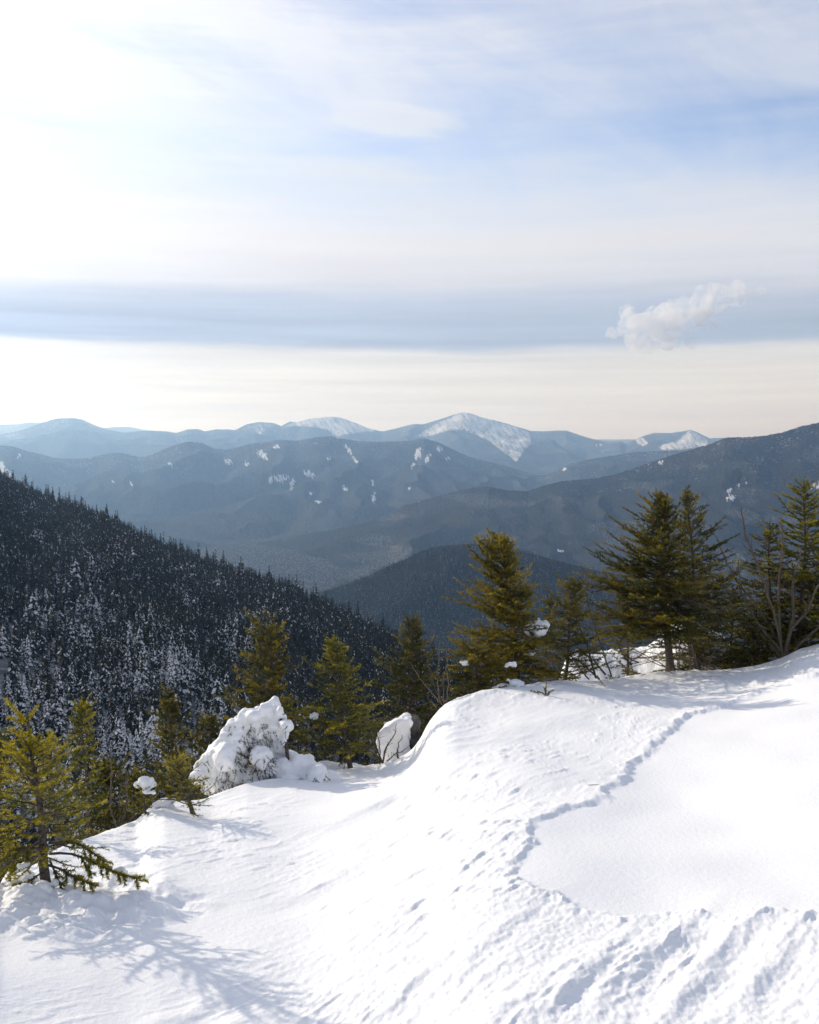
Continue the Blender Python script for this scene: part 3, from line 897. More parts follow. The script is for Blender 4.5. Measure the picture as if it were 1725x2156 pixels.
# ------------------------------------------------------------------ haze in the valley air
bm = bmesh.new()
bmesh.ops.create_cube(bm, size=1.0)
hz = bpy.data.meshes.new('haze')
bm.to_mesh(hz)
bm.free()
hzo = link('haze', hz)
hzo.scale = (50000, 50000, 1000)
hzo.location = (0, 0, 510 - 500)
hm, N, out = newmat('haze_air')
pv = N.n('ShaderNodeVolumePrincipled')
pv.inputs['Color'].default_value = (0.37, 0.62, 1.0, 1)
pv.inputs['Absorption Color'].default_value = (1, 1, 1, 1)
pv.inputs['Density'].default_value = 8.0e-5
pv.inputs['Density Attribute'].default_value = ''
pv.inputs['Anisotropy'].default_value = 0.58
N.l(pv.outputs[0], out.inputs['Volume'])
hz.materials.append(hm)
tag(hzo, 'thin blue haze filling the valley air', kind='stuff')

# ================================================================== PLANTS
def nrm(v):
    return v / (np.linalg.norm(v, axis=-1, keepdims=True) + 1e-12)


class Wood:
    """tapering limbs collected into one mesh"""
    def __init__(self):
        self.V, self.F, self.n = [], [], 0

    def tube(self, P, R, sides=5):
        P = np.asarray(P, float)
        R = np.asarray(R, float)
        T = nrm(np.gradient(P, axis=0))
        ref = np.array((0.31, 0.17, 0.93)) if abs(T[0] @ np.array((0.31, 0.17, 0.93))) < 0.9 else np.array((1.0, 0.1, 0))
        A = nrm(np.cross(T, ref))
        B = np.cross(T, A)
        a = np.arange(sides) * 2 * math.pi / sides
        V = P[:, None, :] + R[:, None, None] * (A[:, None, :] * np.cos(a)[None, :, None] + B[:, None, :] * np.sin(a)[None, :, None])
        n = len(P)
        i = np.arange(n - 1)[:, None] * sides
        j = np.arange(sides)[None, :]
        jn = (j + 1) % sides
        q = np.stack([i + j, i + jn, i + sides + jn, i + sides + j], -1).reshape(-1, 4)
        F = np.concatenate([q[:, [0, 1, 2]], q[:, [0, 2, 3]]], 0) + self.n
        self.V.append(V.reshape(-1, 3))
        self.F.append(F)
        self.n += n * sides

    def sticks(self, S, E, r):
        """many thin straight twigs"""
        if not len(S):
            return
        D = nrm(E - S)
        A = nrm(np.cross(D, np.array((0.3, 0.2, 0.9))))
        B = np.cross(D, A)
        r = np.broadcast_to(np.asarray(r, float), (len(S),))[:, None]
        V = np.stack([S + A * r, S + (-0.5 * A + 0.87 * B) * r, S + (-0.5 * A - 0.87 * B) * r, E], 1)
        k = np.arange(len(S))[:, None] * 4 + self.n
        F = np.concatenate([k + np.array([[0, 1, 3]]), k + np.array([[1, 2, 3]]), k + np.array([[2, 0, 3]])], 0)
        self.V.append(V.reshape(-1, 3))
        self.F.append(F)
        self.n += len(S) * 4

    def build(self, name, mat, parent):
        return link(name, mesh(name, np.concatenate(self.V), np.concatenate(self.F), mat), parent)


class Shoots:
    """needle-bearing shoots; needles are made for all of them at once"""
    def __init__(self):
        self.S, self.D, self.L, self.T = [], [], [], []

    def add(self, s, d, l, t):
        self.S.append(s)
        self.D.append(d)
        self.L.append(l)
        self.T.append(t)

    def build(self, name, mat, parent, g, per_m, nlen, nwid, flat=0.0, fwd=0.62):
        S, D, L, T = np.array(self.S), nrm(np.array(self.D)), np.array(self.L), np.array(self.T)
        cnt = np.maximum(3, np.round(L * per_m).astype(int))
        idx = np.repeat(np.arange(len(S)), cnt)
        n = len(idx)
        f = g.random(n)
        p = S[idx] + D[idx] * (L[idx] * f)[:, None]
        d = D[idx]
        A = nrm(np.cross(d, np.array((0.03, 0.05, 1.0))))
        B = np.cross(A, d)
        ps = g.uniform(0, 2 * math.pi, n)
        ca, sb = np.cos(ps), np.sin(ps)
        sb = np.where(sb < 0, sb * (1 - flat), sb * (1 - 0.5 * flat))
        nd = nrm(d * (fwd + g.normal(0, 0.12, n))[:, None] + A * ca[:, None] + B * sb[:, None])
        ln = nlen * g.uniform(0.7, 1.15, n) * (1 - 0.35 * f)
        wv = nrm(np.cross(nd, g.normal(0, 1, (n, 3)))) * (nwid * 0.5)
        e = p + nd * ln[:, None]
        V = np.stack([p - wv, p + wv, e], 1).reshape(-1, 3)
        F = np.arange(n * 3).reshape(-1, 3)
        t = np.clip(T[idx] + 0.22 * f + g.normal(0, 0.07, n), 0, 1)
        o = link(name, mesh(name, V, F, mat, attrs={'tint': np.repeat(t, 3)}, smooth=False), parent)
        o['kind'] = 'stuff'
        return o


def curve_branch(p0, az, elev, L, curl, g, n=7, wob=0.12):
    """points of a bough that leaves at azimuth az and elevation elev and bends by curl towards its tip"""
    P = [np.array(p0, float)]
    a = az
    for i in range(n - 1):
        e = elev + curl * (i / (n - 2)) ** 1.3 + g.normal(0, wob * 0.5)
        a = a + g.normal(0, wob)
        P.append(P[-1] + np.array((math.cos(a) * math.cos(e), math.sin(a) * math.cos(e), math.sin(e))) * L / (n - 1))
    return np.array(P)


def dress(P, wood, sh, g, r0, tint, dens, side=0.42, from_=0.22, hang=0.0, min_l=0.05, third=True, spread=50):
    """clothe a bough: side twigs left and right, shoots on every one of them"""
    seg = np.linalg.norm(np.diff(P, axis=0), axis=1)
    L = seg.sum()
    wood.tube(P, np.linspace(r0, max(0.0016, r0 * 0.3), len(P)), 4)
    cum = np.concatenate([[0], np.cumsum(seg)])
    nt = max(3, int(L * (1 - from_) * dens))
    st, en = [], []
    for k in range(nt):
        s = from_ + (1 - from_) * (k + g.uniform(0, 1)) / nt
        d = s * L
        i = min(len(seg) - 1, int(np.searchsorted(cum, d) - 1))
        p = P[i] + (P[i + 1] - P[i]) * ((d - cum[i]) / seg[i])
        T = nrm(P[i + 1] - P[i])
        B = nrm(np.cross(T, np.array((0, 0, 1.0))))
        sg = 1 if k % 2 else -1
        an = rad(spread + g.normal(0, 10))
        up = g.normal(0.05, 0.22) - hang
        dr = nrm(T * math.cos(an) + B * sg * math.sin(an) + np.array((0, 0, up)))
        l = max(min_l, L * side * (1.08 - s) * g.uniform(0.55, 1.15))
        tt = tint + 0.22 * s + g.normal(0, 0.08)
        e = p + dr * l
        st.append(p)
        en.append(e)
        sh.add(p + dr * l * 0.08, dr, l * 0.97, tt)
        if third and l > 0.085:
            for q in range(int(l / 0.045)):
                f = g.uniform(0.2, 0.95)
                B2 = nrm(np.cross(dr, np.array((0, 0, 1.0)) + g.normal(0, 0.25, 3)))
                d2 = nrm(dr * 0.7 + B2 * (1 if q % 2 else -1) * 0.75 + np.array((0, 0, g.normal(0.05, 0.2) - hang * 0.6)))
                l2 = max(0.03, l * 0.42 * (1.1 - f) * g.uniform(0.6, 1.3))
                s2 = p + dr * l * f
                st.append(s2)
                en.append(s2 + d2 * l2)
                sh.add(s2, d2, l2, tt + 0.08)
    # the bough's own outer part
    for i in range(len(seg)):
        if cum[i] / L > from_ * 0.8:
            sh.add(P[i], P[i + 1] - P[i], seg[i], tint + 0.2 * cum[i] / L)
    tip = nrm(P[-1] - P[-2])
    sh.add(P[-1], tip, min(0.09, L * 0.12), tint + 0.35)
    wood.sticks(np.array(st), np.array(en), max(0.0012, r0 * 0.22))


def snow_lump(center, radii, seed, amp=0.22, name='snow_clump', parent=None, mat=None, sub=4):
    bm = bmesh.new()
    bmesh.ops.create_icosphere(bm, subdivisions=sub, radius=1.0)
    V = np.array([v.co[:] for v in bm.verts])
    F = np.array([[v.index for v in f.verts] for f in bm.faces])
    bm.free()
    n = pn3(V, 1.1, seed) * 0.9 + 0.45 * pn3(V, 2.6, seed + 1) + 0.2 * pn3(V, 6.0, seed + 2)
    V = V * (1 + amp * n)[:, None]
    V[:, 2] = np.where(V[:, 2] < 0, V[:, 2] * 0.72, V[:, 2])
    V = V * np.array(radii)
    me = mesh(name, V, F, mat or M_SNOW)
    return link(name, me, parent, center)


def conifer(name, label, base_u, r, top_u, top_v, half, seed, mat=None, nb=60, cb=0.06, p=0.8, flag=(0.0, 0.0), elev=(-8, 48), curl=18, dens=26, per_m=340,
            nlen=0.026, nwid=0.0075, trunk=None, tint=0.28, side=0.42, fir=False, bare=10, gap=0.0, base=None, group=None, blunt=0.0, sway=0.04, dead_top=0.0, side_from=0.2, hang=0.0):
    g = np.random.default_rng(seed)
    if base is None:
        th = pol(base_u, 1400)[0]
        b = np.array((r * math.sin(th), r * math.cos(th)))
        base = np.array((b[0], b[1], float(ground_z(*b)[0]) - 0.03))
    top = at(top_u, top_v, r)
    W_ = px(half, r) * 1.42
    root = thing(name, label, 'tree', base, group)
    ax = top - base
    H = np.linalg.norm(ax)
    k = np.linspace(0, 1, 12)
    bend = np.stack([np.sin(k * math.pi * 1.6 + seed) * sway * H * 0.5 * np.sin(k * math.pi), np.cos(k * math.pi * 1.3 + seed) * sway * H * 0.4 * np.sin(k * math.pi), 0 * k], -1)
    TP = ax[None, :] * k[:, None] + bend
    nb = int(nb * 1.6)
    tr = trunk or (0.006 + 0.011 * H)
    tw = Wood()
    rad_t = tr * (1 - k) ** 0.8 + 0.003
    rad_t[0] *= 1.35
    tw.tube(TP, rad_t, 8)
    tw.build('trunk', M_BARK, root)
    wd, sh = Wood(), Shoots()

    def tp(f):
        return np.array([np.interp(f, k, TP[:, c]) for c in range(3)])
    az = g.uniform(0, 6.28)
    for i in range(nb):
        f = cb + (0.965 - cb) * ((i + g.uniform(0, 1)) / nb) ** 0.86
        az += 2.4 + g.normal(0, 0.35)
        env = max((1 - f) ** p, blunt * (1 - ss(0.93, 1.0, f)))
        lower = ss(cb - 0.02, cb + 0.10, f) * 0.55 + 0.45
        lump = 1 + 0.5 * pn(np.array(f * 5.5 + seed), np.array(math.cos(az) * 0.9 + math.sin(az) * 0.7), seed).item()
        L = W_ * env * lower * lump * (g.uniform(0.45, 1.05) if g.random() < 0.86 else g.uniform(1.0, 1.42)) * (1 + flag[1] * math.cos(az - flag[0])) + 0.035
        L = min(L, 1.40 * W_ * env + 0.10)
        if gap and fbm(f * 6, az * 0.6, seed, 1) > 0.55 - gap:
            L *= 0.4
        e = rad(elev[0] + (elev[1] - elev[0]) * f ** 1.6 + g.normal(0, 11))
        P_ = curve_branch(tp(f), az, e, max(L, 0.05), rad(curl * g.uniform(0.3, 1.3) * (1 - 0.5 * f)), g)
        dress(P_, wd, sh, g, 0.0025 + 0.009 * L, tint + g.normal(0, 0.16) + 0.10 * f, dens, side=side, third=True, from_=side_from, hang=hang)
    # leader with a crown of short shoots
    if dead_top < 0.5:
        lead = nrm(TP[-1] - TP[-2])
        sh.add(TP[-1] - lead * 0.16, lead, 0.20, tint + 0.25)
        for q in range(8):
            a_ = q * 1.257 + g.uniform(0, 1)
            sh.add(TP[-1] - lead * g.uniform(0.02, 0.20), np.array((math.cos(a_), math.sin(a_), g.uniform(0.6, 1.6))), g.uniform(0.06, 0.13), tint + 0.3)
    # dead grey boughs under and inside the crown
    st, en = [], []
    for i in range(bare):
        f = g.uniform(0.03, max(0.5, cb))
        a_ = g.uniform(0, 6.28)
        L = W_ * g.uniform(0.4, 0.95)
        P_ = curve_branch(tp(f), a_, rad(g.uniform(-25, 15)), L, rad(g.uniform(-10, 30)), g, 6, 0.2)
        wd.tube(P_, np.linspace(0.002 + 0.006 * L, 0.0012, 6), 3)
        for q in range(int(6 + L * 26)):
            j = g.integers(1, 5)
            s_ = P_[j] + (P_[j + 1] - P_[j]) * g.random()
            d_ = nrm(P_[j + 1] - P_[j]) + g.normal(0, 0.65, 3)
            st.append(s_)
            en.append(s_ + nrm(d_) * L * g.uniform(0.08, 0.35))
    if st:
        wd.sticks(np.array(st), np.array(en), 0.0015)
    wd.build('branches', M_TWIG if not fir else M_BARK, root)['kind'] = 'stuff'
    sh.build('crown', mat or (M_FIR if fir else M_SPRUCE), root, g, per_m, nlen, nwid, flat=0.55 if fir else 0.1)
    return root, TP, g


def fused(balls, voxel, seed, amp, fine):
    """balls of snow fused into one lumpy mass"""
    bm = bmesh.new()
    for c, s in balls:
        r_ = bmesh.ops.create_icosphere(bm, subdivisions=2, radius=1.0)
        for v in r_['verts']:
            v.co = Vector((v.co.x * s[0] + c[0], v.co.y * s[1] + c[1], v.co.z * s[2] + c[2]))
    me = bpy.data.meshes.new('fused')
    bm.to_mesh(me)
    bm.free()
    o = bpy.data.objects.new('fused', me)
    COL.objects.link(o)
    md = o.modifiers.new('r', 'REMESH')
    md.mode = 'VOXEL'
    md.voxel_size = voxel
    sm = o.modifiers.new('s', 'SMOOTH')
    sm.iterations = 3
    dg = bpy.context.evaluated_depsgraph_get()
    m2 = bpy.data.meshes.new_from_object(o.evaluated_get(dg))
    bpy.data.objects.remove(o)
    bpy.data.meshes.remove(me)
    n = len(m2.vertices)
    co = np.empty(n * 3, np.float32); nv = np.empty(n * 3, np.float32)
    m2.vertices.foreach_get('co', co)
    m2.vertices.foreach_get('normal', nv)
    co, nv = co.reshape(-1, 3).astype(float), nv.reshape(-1, 3)
    d = amp * (pn3(co, 9.0, seed) + 0.7 * pn3(co, 20.0, seed + 1)) + fine * pn3(co, 45.0, seed + 2)
    co = co + nv * d[:, None]
    m2.vertices.foreach_set('co', co.astype(np.float32).ravel())
    m2.polygons.foreach_set('use_smooth', np.full(len(m2.polygons), True))
    m2.materials.clear()
    m2.materials.append(M_SNOW)
    m2.update()
    return m2, co, nv


def clump_on(root, u, v, r, w, h, seed, amp=0.25):
    """a pad of snow caught in the boughs: several lumps run together"""
    g = np.random.default_rng(seed)
    c = at(u, v, r) - np.array(root.location)
    a, b = px(w, r), px(h, r)
    balls = [((0, 0, 0), (a * 0.7, a * 0.6, b * 0.75))]
    for q in range(9):
        f = g.uniform(0.2, 0.5)
        balls.append((np.array((g.uniform(-0.9, 0.9) * a, g.uniform(-0.5, 0.5) * a, g.uniform(-0.95, 0.4) * b)), (a * f, a * f * 0.9, b * g.uniform(0.35, 0.65))))
    m_, co_, nv_ = fused(balls, max(0.006, min(a, b) * 0.10), seed, min(a, b) * 0.17, min(a, b) * 0.06)
    m_.name = 'snow_clump'
    return link('snow_clump', m_, root, c)


# ---- the big fir by the camera
bz = np.append(TREE_FOOT, float(ground_z(*TREE_FOOT)[0]) - 0.04)
RF = float(np.hypot(*TREE_FOOT))
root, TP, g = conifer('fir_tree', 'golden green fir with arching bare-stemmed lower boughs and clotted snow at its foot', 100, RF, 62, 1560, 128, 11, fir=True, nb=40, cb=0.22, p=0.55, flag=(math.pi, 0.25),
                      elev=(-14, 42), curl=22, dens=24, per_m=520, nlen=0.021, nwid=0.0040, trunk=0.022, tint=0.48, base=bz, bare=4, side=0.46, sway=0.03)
wd, sh = Wood(), Shoots()
P_ = np.array([at(u, v, RF) - bz for u, v in ((62, 1565), (58, 1545), (60, 1525), (57, 1500))])
wd.tube(P_, (0.006, 0.005, 0.005, 0.004), 5)
wd.build('leader', M_BARK, root)
for a_, b_ in (((60, 1527), (10, 1470)), ((58, 1520), (14, 1512)), ((58, 1515), (80, 1487)), ((61, 1533), (66, 1556)), ((60, 1545), (72, 1585)), ((72, 1572), (28, 1586)), ((70, 1560), (94, 1575))):
    s_, e_ = at(*a_, RF) - bz, at(*b_, RF - 0.02) - bz
    sh.add(s_, e_ - s_, np.linalg.norm(e_ - s_), 0.85)
for side_, pts in enumerate((((104, 1798), (150, 1795), (200, 1818), (245, 1838), (290, 1850)), ((102, 1822), (130, 1830), (160, 1850), (195, 1862)), ((100, 1800), (60, 1806), (10, 1828), (-60, 1868)),
                             ((100, 1832), (70, 1848), (40, 1875), (5, 1905)), ((104, 1810), (122, 1850), (135, 1885)), ((100, 1790), (60, 1782), (0, 1795), (-50, 1815)), ((104, 1775), (150, 1770), (190, 1790), (215, 1812)))):
    P_ = np.array([at(u, v, RF - 0.05 * i * (1 if side_ != 2 else -1)) - bz for i, (u, v) in enumerate(pts)])
    # round the polyline off
    tt = np.linspace(0, 1, 9)
    kk = np.linspace(0, 1, len(P_))
    P_ = np.stack([np.interp(tt, kk, P_[:, c]) for c in range(3)], -1)
    P_[1:-1] = (P_[:-2] + 2 * P_[1:-1] + P_[2:]) / 4
    wd = Wood()
    dress(P_, wd, sh, g, 0.0065, 0.45, 46, side=0.34, from_=0.28, hang=0.45, min_l=0.06)
    wd.build('lower_bough', M_BARK, root)
sh.build('lower_needles', M_FIR, root, g, 1150, 0.023, 0.0058, flat=0.1)
for q, (u, v, w, h) in enumerate(((85, 1868, 30, 16), (150, 1872, 22, 13), (255, 1838, 15, 20), (55, 1822, 13, 14), (20, 1880, 14, 18), (200, 1878, 26, 10), (120, 1888, 30, 10), (45, 1895, 20, 12))):
    clump_on(root, u, v, RF - 0.08, w, h, 900 + q, 0.35)

# ---- conifers along the brow
conifer('fir_tree', 'narrow green fir rising behind the big golden fir', 176, 6.9, 172, 1478, 50, 12, fir=True, nb=62, p=0.75, dens=22, per_m=340, nlen=0.023, nwid=0.006, tint=0.30, cb=0.1)
conifer('fir_tree', 'thin sparse fir with a bare stem top inside the big golden fir', 112, 6.1, 108, 1560, 55, 13, fir=True, nb=26, p=0.6, dens=20, per_m=340, nlen=0.023, nwid=0.006, tint=0.34, cb=0.25)
conifer('spruce_tree', 'dark spruce cut off by the picture edge beside the big golden fir', -6, 7.4, 2, 1548, 70, 14, nb=70, p=0.6, tint=0.12, dens=24)
conifer('spruce_tree', 'dark low spruce between the big fir and the snow-capped seedling', 228, 7.1, 226, 1612, 62, 15, nb=56, p=0.55, tint=0.14, dens=24, bare=18)
conifer('spruce_tree', 'small dark scrubby spruce over a tangle of twigs', 292, 7.5, 284, 1640, 45, 16, nb=44, p=0.55, tint=0.16, bare=18)
conifer('spruce_tree', 'dark bushy spruce with a leaning tip against the snowy forest', 345, 8.4, 355, 1456, 66, 17, nb=90, p=0.72, tint=0.20, flag=(math.pi, 0.25), elev=(0, 40), dens=26)
conifer('spruce_tree', 'dark spruce low behind the snow-buried tree', 432, 9.0, 446, 1510, 78, 18, nb=80, p=0.7, tint=0.18, flag=(math.pi, 0.25))
hs_ = hit(408, 1716)
sap_base = np.append(hs_, float(ground_z(*hs_)[0]) - 0.02)
RS = float(np.hypot(*hs_))
root, TP, g = conifer('fir_sapling', 'small golden fir sapling leaning out of the snow brow', 408, RS, 372, 1606, 44, 19, fir=True, nb=30, cb=0.16, p=0.5, dens=28, per_m=420, nlen=0.017, nwid=0.0034, trunk=0.013, tint=0.45, base=sap_base, bare=3, sway=0.02)
clump_on(root, 320, 1668, RS, 10, 4, 931)
clump_on(root, 345, 1690, RS + 0.1, 22, 14, 932)
th_ = pol(308, 1700)[0]
sb = at(308, 1704, 6.3)
root, TP, g = conifer('fir_seedling', 'tiny fir seedling wearing a cap of snow', 308, 6.3, 304, 1658, 20, 20, fir=True, nb=9, cb=0.2, p=0.4, dens=30, per_m=380, nlen=0.016, nwid=0.0034, trunk=0.006, tint=0.40, base=sb - np.array((0, 0, 0.12)), bare=0)
clump_on(root, 305, 1647, 6.3, 21, 17, 940, 0.28)
conifer('spruce_tree', 'blunt-topped olive spruce standing over the snow-buried tree', 580, 8.9, 568, 1322, 92, 21, nb=125, p=0.62, blunt=0.42, tint=0.24, flag=(math.pi, 0.32), elev=(-6, 34), dens=27)
root, TP, g = conifer('fir_tree', 'green fir with a pale stem between the snow-buried tree and the boulder', 738, 8.36, 702, 1352, 84, 22, fir=True, nb=74, cb=0.16, p=0.72, flag=(math.pi, 0.18), elev=(-10, 40), dens=23, per_m=340, nlen=0.025, nwid=0.0068, tint=0.34, bare=10)
clump_on(root, 664, 1505, 8.36, 11, 8, 951)
conifer('spruce_tree', 'dark broad spruce with a spire top behind the boulder', 852, 9.9, 870, 1302, 98, 23, nb=120, p=0.70, tint=0.16, flag=(math.pi, 0.18), elev=(-8, 42), dens=26, bare=26)
root, TP, g = conifer('spruce_tree', 'tall golden-sided spruce next to the lump of snow', 1100, 10.0, 1052, 1128, 104, 24, nb=150, cb=0.13, p=0.66, tint=0.42, flag=(math.pi, 0.42), elev=(-6, 46), dens=26, per_m=340, bare=26)  # higher tint puts sunlit gold into these needles
root, TP, g = conifer('spruce_tree', 'low bushy spruce with white snow on its boughs at the snow brow', 1008, 9.5, 1000, 1362, 72, 25, nb=62, p=0.45, tint=0.36, elev=(-10, 30), bare=14)
for q, (u, v, w, h) in enumerate(((975, 1394, 12, 6), (1075, 1398, 12, 6), (1085, 1436, 20, 9), (1060, 1444, 20, 7))):
    clump_on(root, u, v, 9.4, w, h, 960 + q, 0.4)
root, TP, g = conifer('spruce_tree', 'scraggly thin spruce holding a big lump of snow', 1185, 10.4, 1212, 1222, 76, 26, nb=70, cb=0.12, p=0.55, tint=0.26, dens=21, bare=34, gap=0.25, elev=(0, 46))
clump_on(root, 1136, 1322, 10.05, 29, 21, 971, 0.3)
clump_on(root, 1118, 1372, 10.1, 9, 7, 972)
conifer('spruce_tree', 'short spruce with a pointed top between the golden spruce and the scraggly one', 1150, 10.9, 1158, 1262, 48, 27, nb=44, p=0.6, tint=0.24, dens=22, bare=14)
conifer('spruce_tree', 'largest olive spruce with a thick visible trunk and long side boughs', 1413, 11.15, 1392, 1040, 140, 28, nb=170, cb=0.20, p=0.76, tint=0.28, flag=(math.pi, 0.28), elev=(-10, 48), dens=24, per_m=340, bare=40, trunk=0.045, gap=0.1)
conifer('spruce_tree', 'spruce with a slim dark spire close behind the thick-trunked spruce', 1478, 12.0, 1443, 1030, 96, 29, nb=130, p=0.72, tint=0.26, flag=(0.0, 0.22), elev=(-6, 48), bare=26)
conifer('fir_tree', 'tall tiered fir with a bare pole of a top', 1686, 12.5, 1693, 1010, 104, 30, fir=True, nb=110, cb=0.08, p=0.60, tint=0.30, elev=(-12, 34), dens=22, per_m=340, nlen=0.028, nwid=0.008, bare=22, gap=0.2)
conifer('spruce_tree', 'dark flat-topped spruce just beside the tiered fir', 1612, 12.6, 1622, 1098, 66, 31, nb=90, p=0.42, blunt=0.3, tint=0.20, elev=(-12, 20), gap=0.2, bare=20)
conifer('spruce_tree', 'low green spruce scrub under the bare branching shrub', 1590, 12.2, 1585, 1310, 50, 32, nb=50, p=0.45, tint=0.30, bare=24)
conifer('spruce_tree', 'dense spruce filling in behind the bare shrub at the picture edge', 1745, 12.9, 1740, 1165, 80, 33, nb=90, p=0.5, tint=0.26, bare=18)
conifer('spruce_tree', 'small spruce with a thin top behind the largest spruce', 1545, 12.7, 1545, 1240, 40, 34, nb=46, p=0.6, tint=0.20, bare=20)
conifer('spruce_tree', 'little shadowy spruce at the foot of the thick-trunked spruce', 1330, 12.0, 1312, 1262, 46, 36, nb=46, p=0.55, tint=0.24, bare=18)

# ---- seedlings on the brow
h_ = hit(1148, 1470)
b_ = np.append(h_, float(ground_z(*h_)[0]) - 0.01)
root = thing('fir_seedling', 'tiny fir seedling poking through a collar of snow on the bare brow', 'tree', b_)
RR = float(np.hypot(*h_))
wd, sh = Wood(), Shoots()
gg = np.random.default_rng(5)
for a1_, a2_ in (((1148, 1468), (1151, 1436)), ((1150, 1462), (1167, 1452)), ((1149, 1463), (1132, 1455)), ((1135, 1460), (1117, 1454)), ((1150, 1458), (1145, 1446)), ((1149, 1465), (1158, 1462))):
    s_, e_ = at(*a1_, RR) - b_, at(*a2_, RR) - b_
    wd.sticks(np.array([s_]), np.array([e_]), 0.003)
    sh.add(s_, e_ - s_, np.linalg.norm(e_ - s_), 0.5)
wd.build('trunk', M_BARK, root)
sh.build('crown', M_FIR, root, gg, 1300, 0.02, 0.006)
clump_on(root, 1140, 1474, RR, 17, 9, 980, 0.4)
clump_on(root, 1133, 1466, RR, 9, 8, 981, 0.4)
h_ = hit(1270, 1444)
b_ = np.append(h_, float(ground_z(*h_)[0]) - 0.01)
root = thing('fir_seedling', 'single thin needled sprig on the brow near the bare saplings', 'tree', b_)
RR = float(np.hypot(*h_))
wd, sh = Wood(), Shoots()
for a1_, a2_ in (((1270, 1440), (1258, 1426)), ((1262, 1430), (1257, 1420)), ((1270, 1442), (1278, 1448))):
    s_, e_ = at(*a1_, RR) - b_, at(*a2_, RR) - b_
    wd.sticks(np.array([s_]), np.array([e_]), 0.002)
    sh.add(s_, e_ - s_, np.linalg.norm(e_ - s_), 0.7)
wd.build('trunk', M_BARK, root)
sh.build('crown', M_FIR, root, gg, 900, 0.014, 0.005)


# ---- bare shrubs
def shrub(name, label, base, r, stems, seed, thick=0.016, twig=1.0, mat=None):
    g = np.random.default_rng(seed)
    b = at(*base, r)
    root = thing(name, label, 'shrub', b)
    for pts in stems:
        wd = Wood()
        dep = g.normal(0, 0.25)
        P = np.array([at(u, v, r + dep * i / max(1, len(pts) - 1)) - b for i, (u, v) in enumerate(pts)])
        n = 4 * len(pts)
        kk, tt = np.linspace(0, 1, len(P)), np.linspace(0, 1, n)
        P = np.stack([np.interp(tt, kk, P[:, c]) for c in range(3)], -1)
        for _ in range(2):
            P[1:-1] = (P[:-2] + 2 * P[1:-1] + P[2:]) / 4
        L = np.linalg.norm(np.diff(P, axis=0), axis=1).sum()
        P[1:] += g.normal(0, 0.006, (n - 1, 3)) * np.linspace(0.3, 1, n - 1)[:, None]
        rb = thick * g.uniform(0.75, 1.1)
        wd.tube(P, np.linspace(rb, rb * 0.22, n), 6)
        st, en, rs = [], [], []
        for q in range(int(L * 15 * twig)):
            s = g.uniform(0.25, 0.98)
            i = min(n - 2, int(s * (n - 1)))
            d = nrm(nrm(P[i + 1] - P[i]) + g.normal(0, 0.55, 3) + np.array((0, 0, 0.25)))
            l = L * g.uniform(0.06, 0.22) * (1.2 - s)
            Q = curve_branch(P[i], math.atan2(d[1], d[0]), math.asin(np.clip(d[2], -1, 1)), l, rad(g.uniform(-10, 45)), g, 5, 0.16)
            wd.tube(Q, np.linspace(max(0.0022, rb * 0.28), 0.0012, 5), 3)
            for w in range(3):
                j = g.integers(1, 4)
                st.append(Q[j])
                en.append(Q[j] + nrm(nrm(Q[j + 1] - Q[j]) + g.normal(0, 0.6, 3)) * l * g.uniform(0.2, 0.55))
        if st:
            wd.sticks(np.array(st), np.array(en), 0.0014)
        wd.build('stem', mat or M_TWIG, root)
    return root


shrub('bare_shrub', 'large pale grey bare shrub with curving upswept branches', (1655, 1405), 12.0,
      [[(1655, 1405), (1640, 1350), (1590, 1270), (1540, 1210), (1520, 1160), (1500, 1110)], [(1650, 1390), (1610, 1340), (1560, 1300), (1500, 1280), (1440, 1255), (1405, 1200)],
       [(1655, 1395), (1660, 1330), (1700, 1290), (1720, 1240), (1745, 1200)], [(1652, 1380), (1672, 1300), (1668, 1230), (1690, 1150)], [(1650, 1385), (1630, 1290), (1600, 1200), (1568, 1120), (1560, 1060)],
       [(1652, 1395), (1690, 1350), (1735, 1310), (1760, 1250)], [(1648, 1390), (1640, 1300), (1640, 1220), (1650, 1150), (1645, 1090)], [(1645, 1370), (1600, 1320), (1560, 1250), (1555, 1180)]], 201, 0.026, 1.3)
shrub('bare_shrub', 'clump of thin bare stems rising beside the thick spruce trunk', (1470, 1425), 11.25,
      [[(1430, 1425), (1425, 1370), (1412, 1300), (1405, 1240)], [(1475, 1420), (1455, 1360), (1440, 1290), (1450, 1220)], [(1455, 1425), (1450, 1340), (1432, 1250)], [(1465, 1420), (1440, 1380), (1420, 1330)], [(1485, 1415), (1500, 1380), (1520, 1340)], [(1430, 1430), (1432, 1350), (1445, 1270)]], 202, 0.011, 0.7)
shrub('bare_shrub', 'bare dark saplings leaning over the snow between the spruces', (1270, 1432), 10.5,
      [[(1255, 1428), (1240, 1370), (1215, 1300), (1195, 1240)], [(1288, 1424), (1262, 1350), (1240, 1280), (1225, 1220)], [(1262, 1430), (1225, 1395), (1190, 1375), (1160, 1340)], [(1275, 1420), (1250, 1390), (1200, 1350)], [(1240, 1430), (1215, 1400), (1180, 1340)], [(1330, 1400), (1310, 1375), (1290, 1330)], [(1345, 1395), (1315, 1385), (1300, 1360)]], 203, 0.012, 0.7, M_BARK)
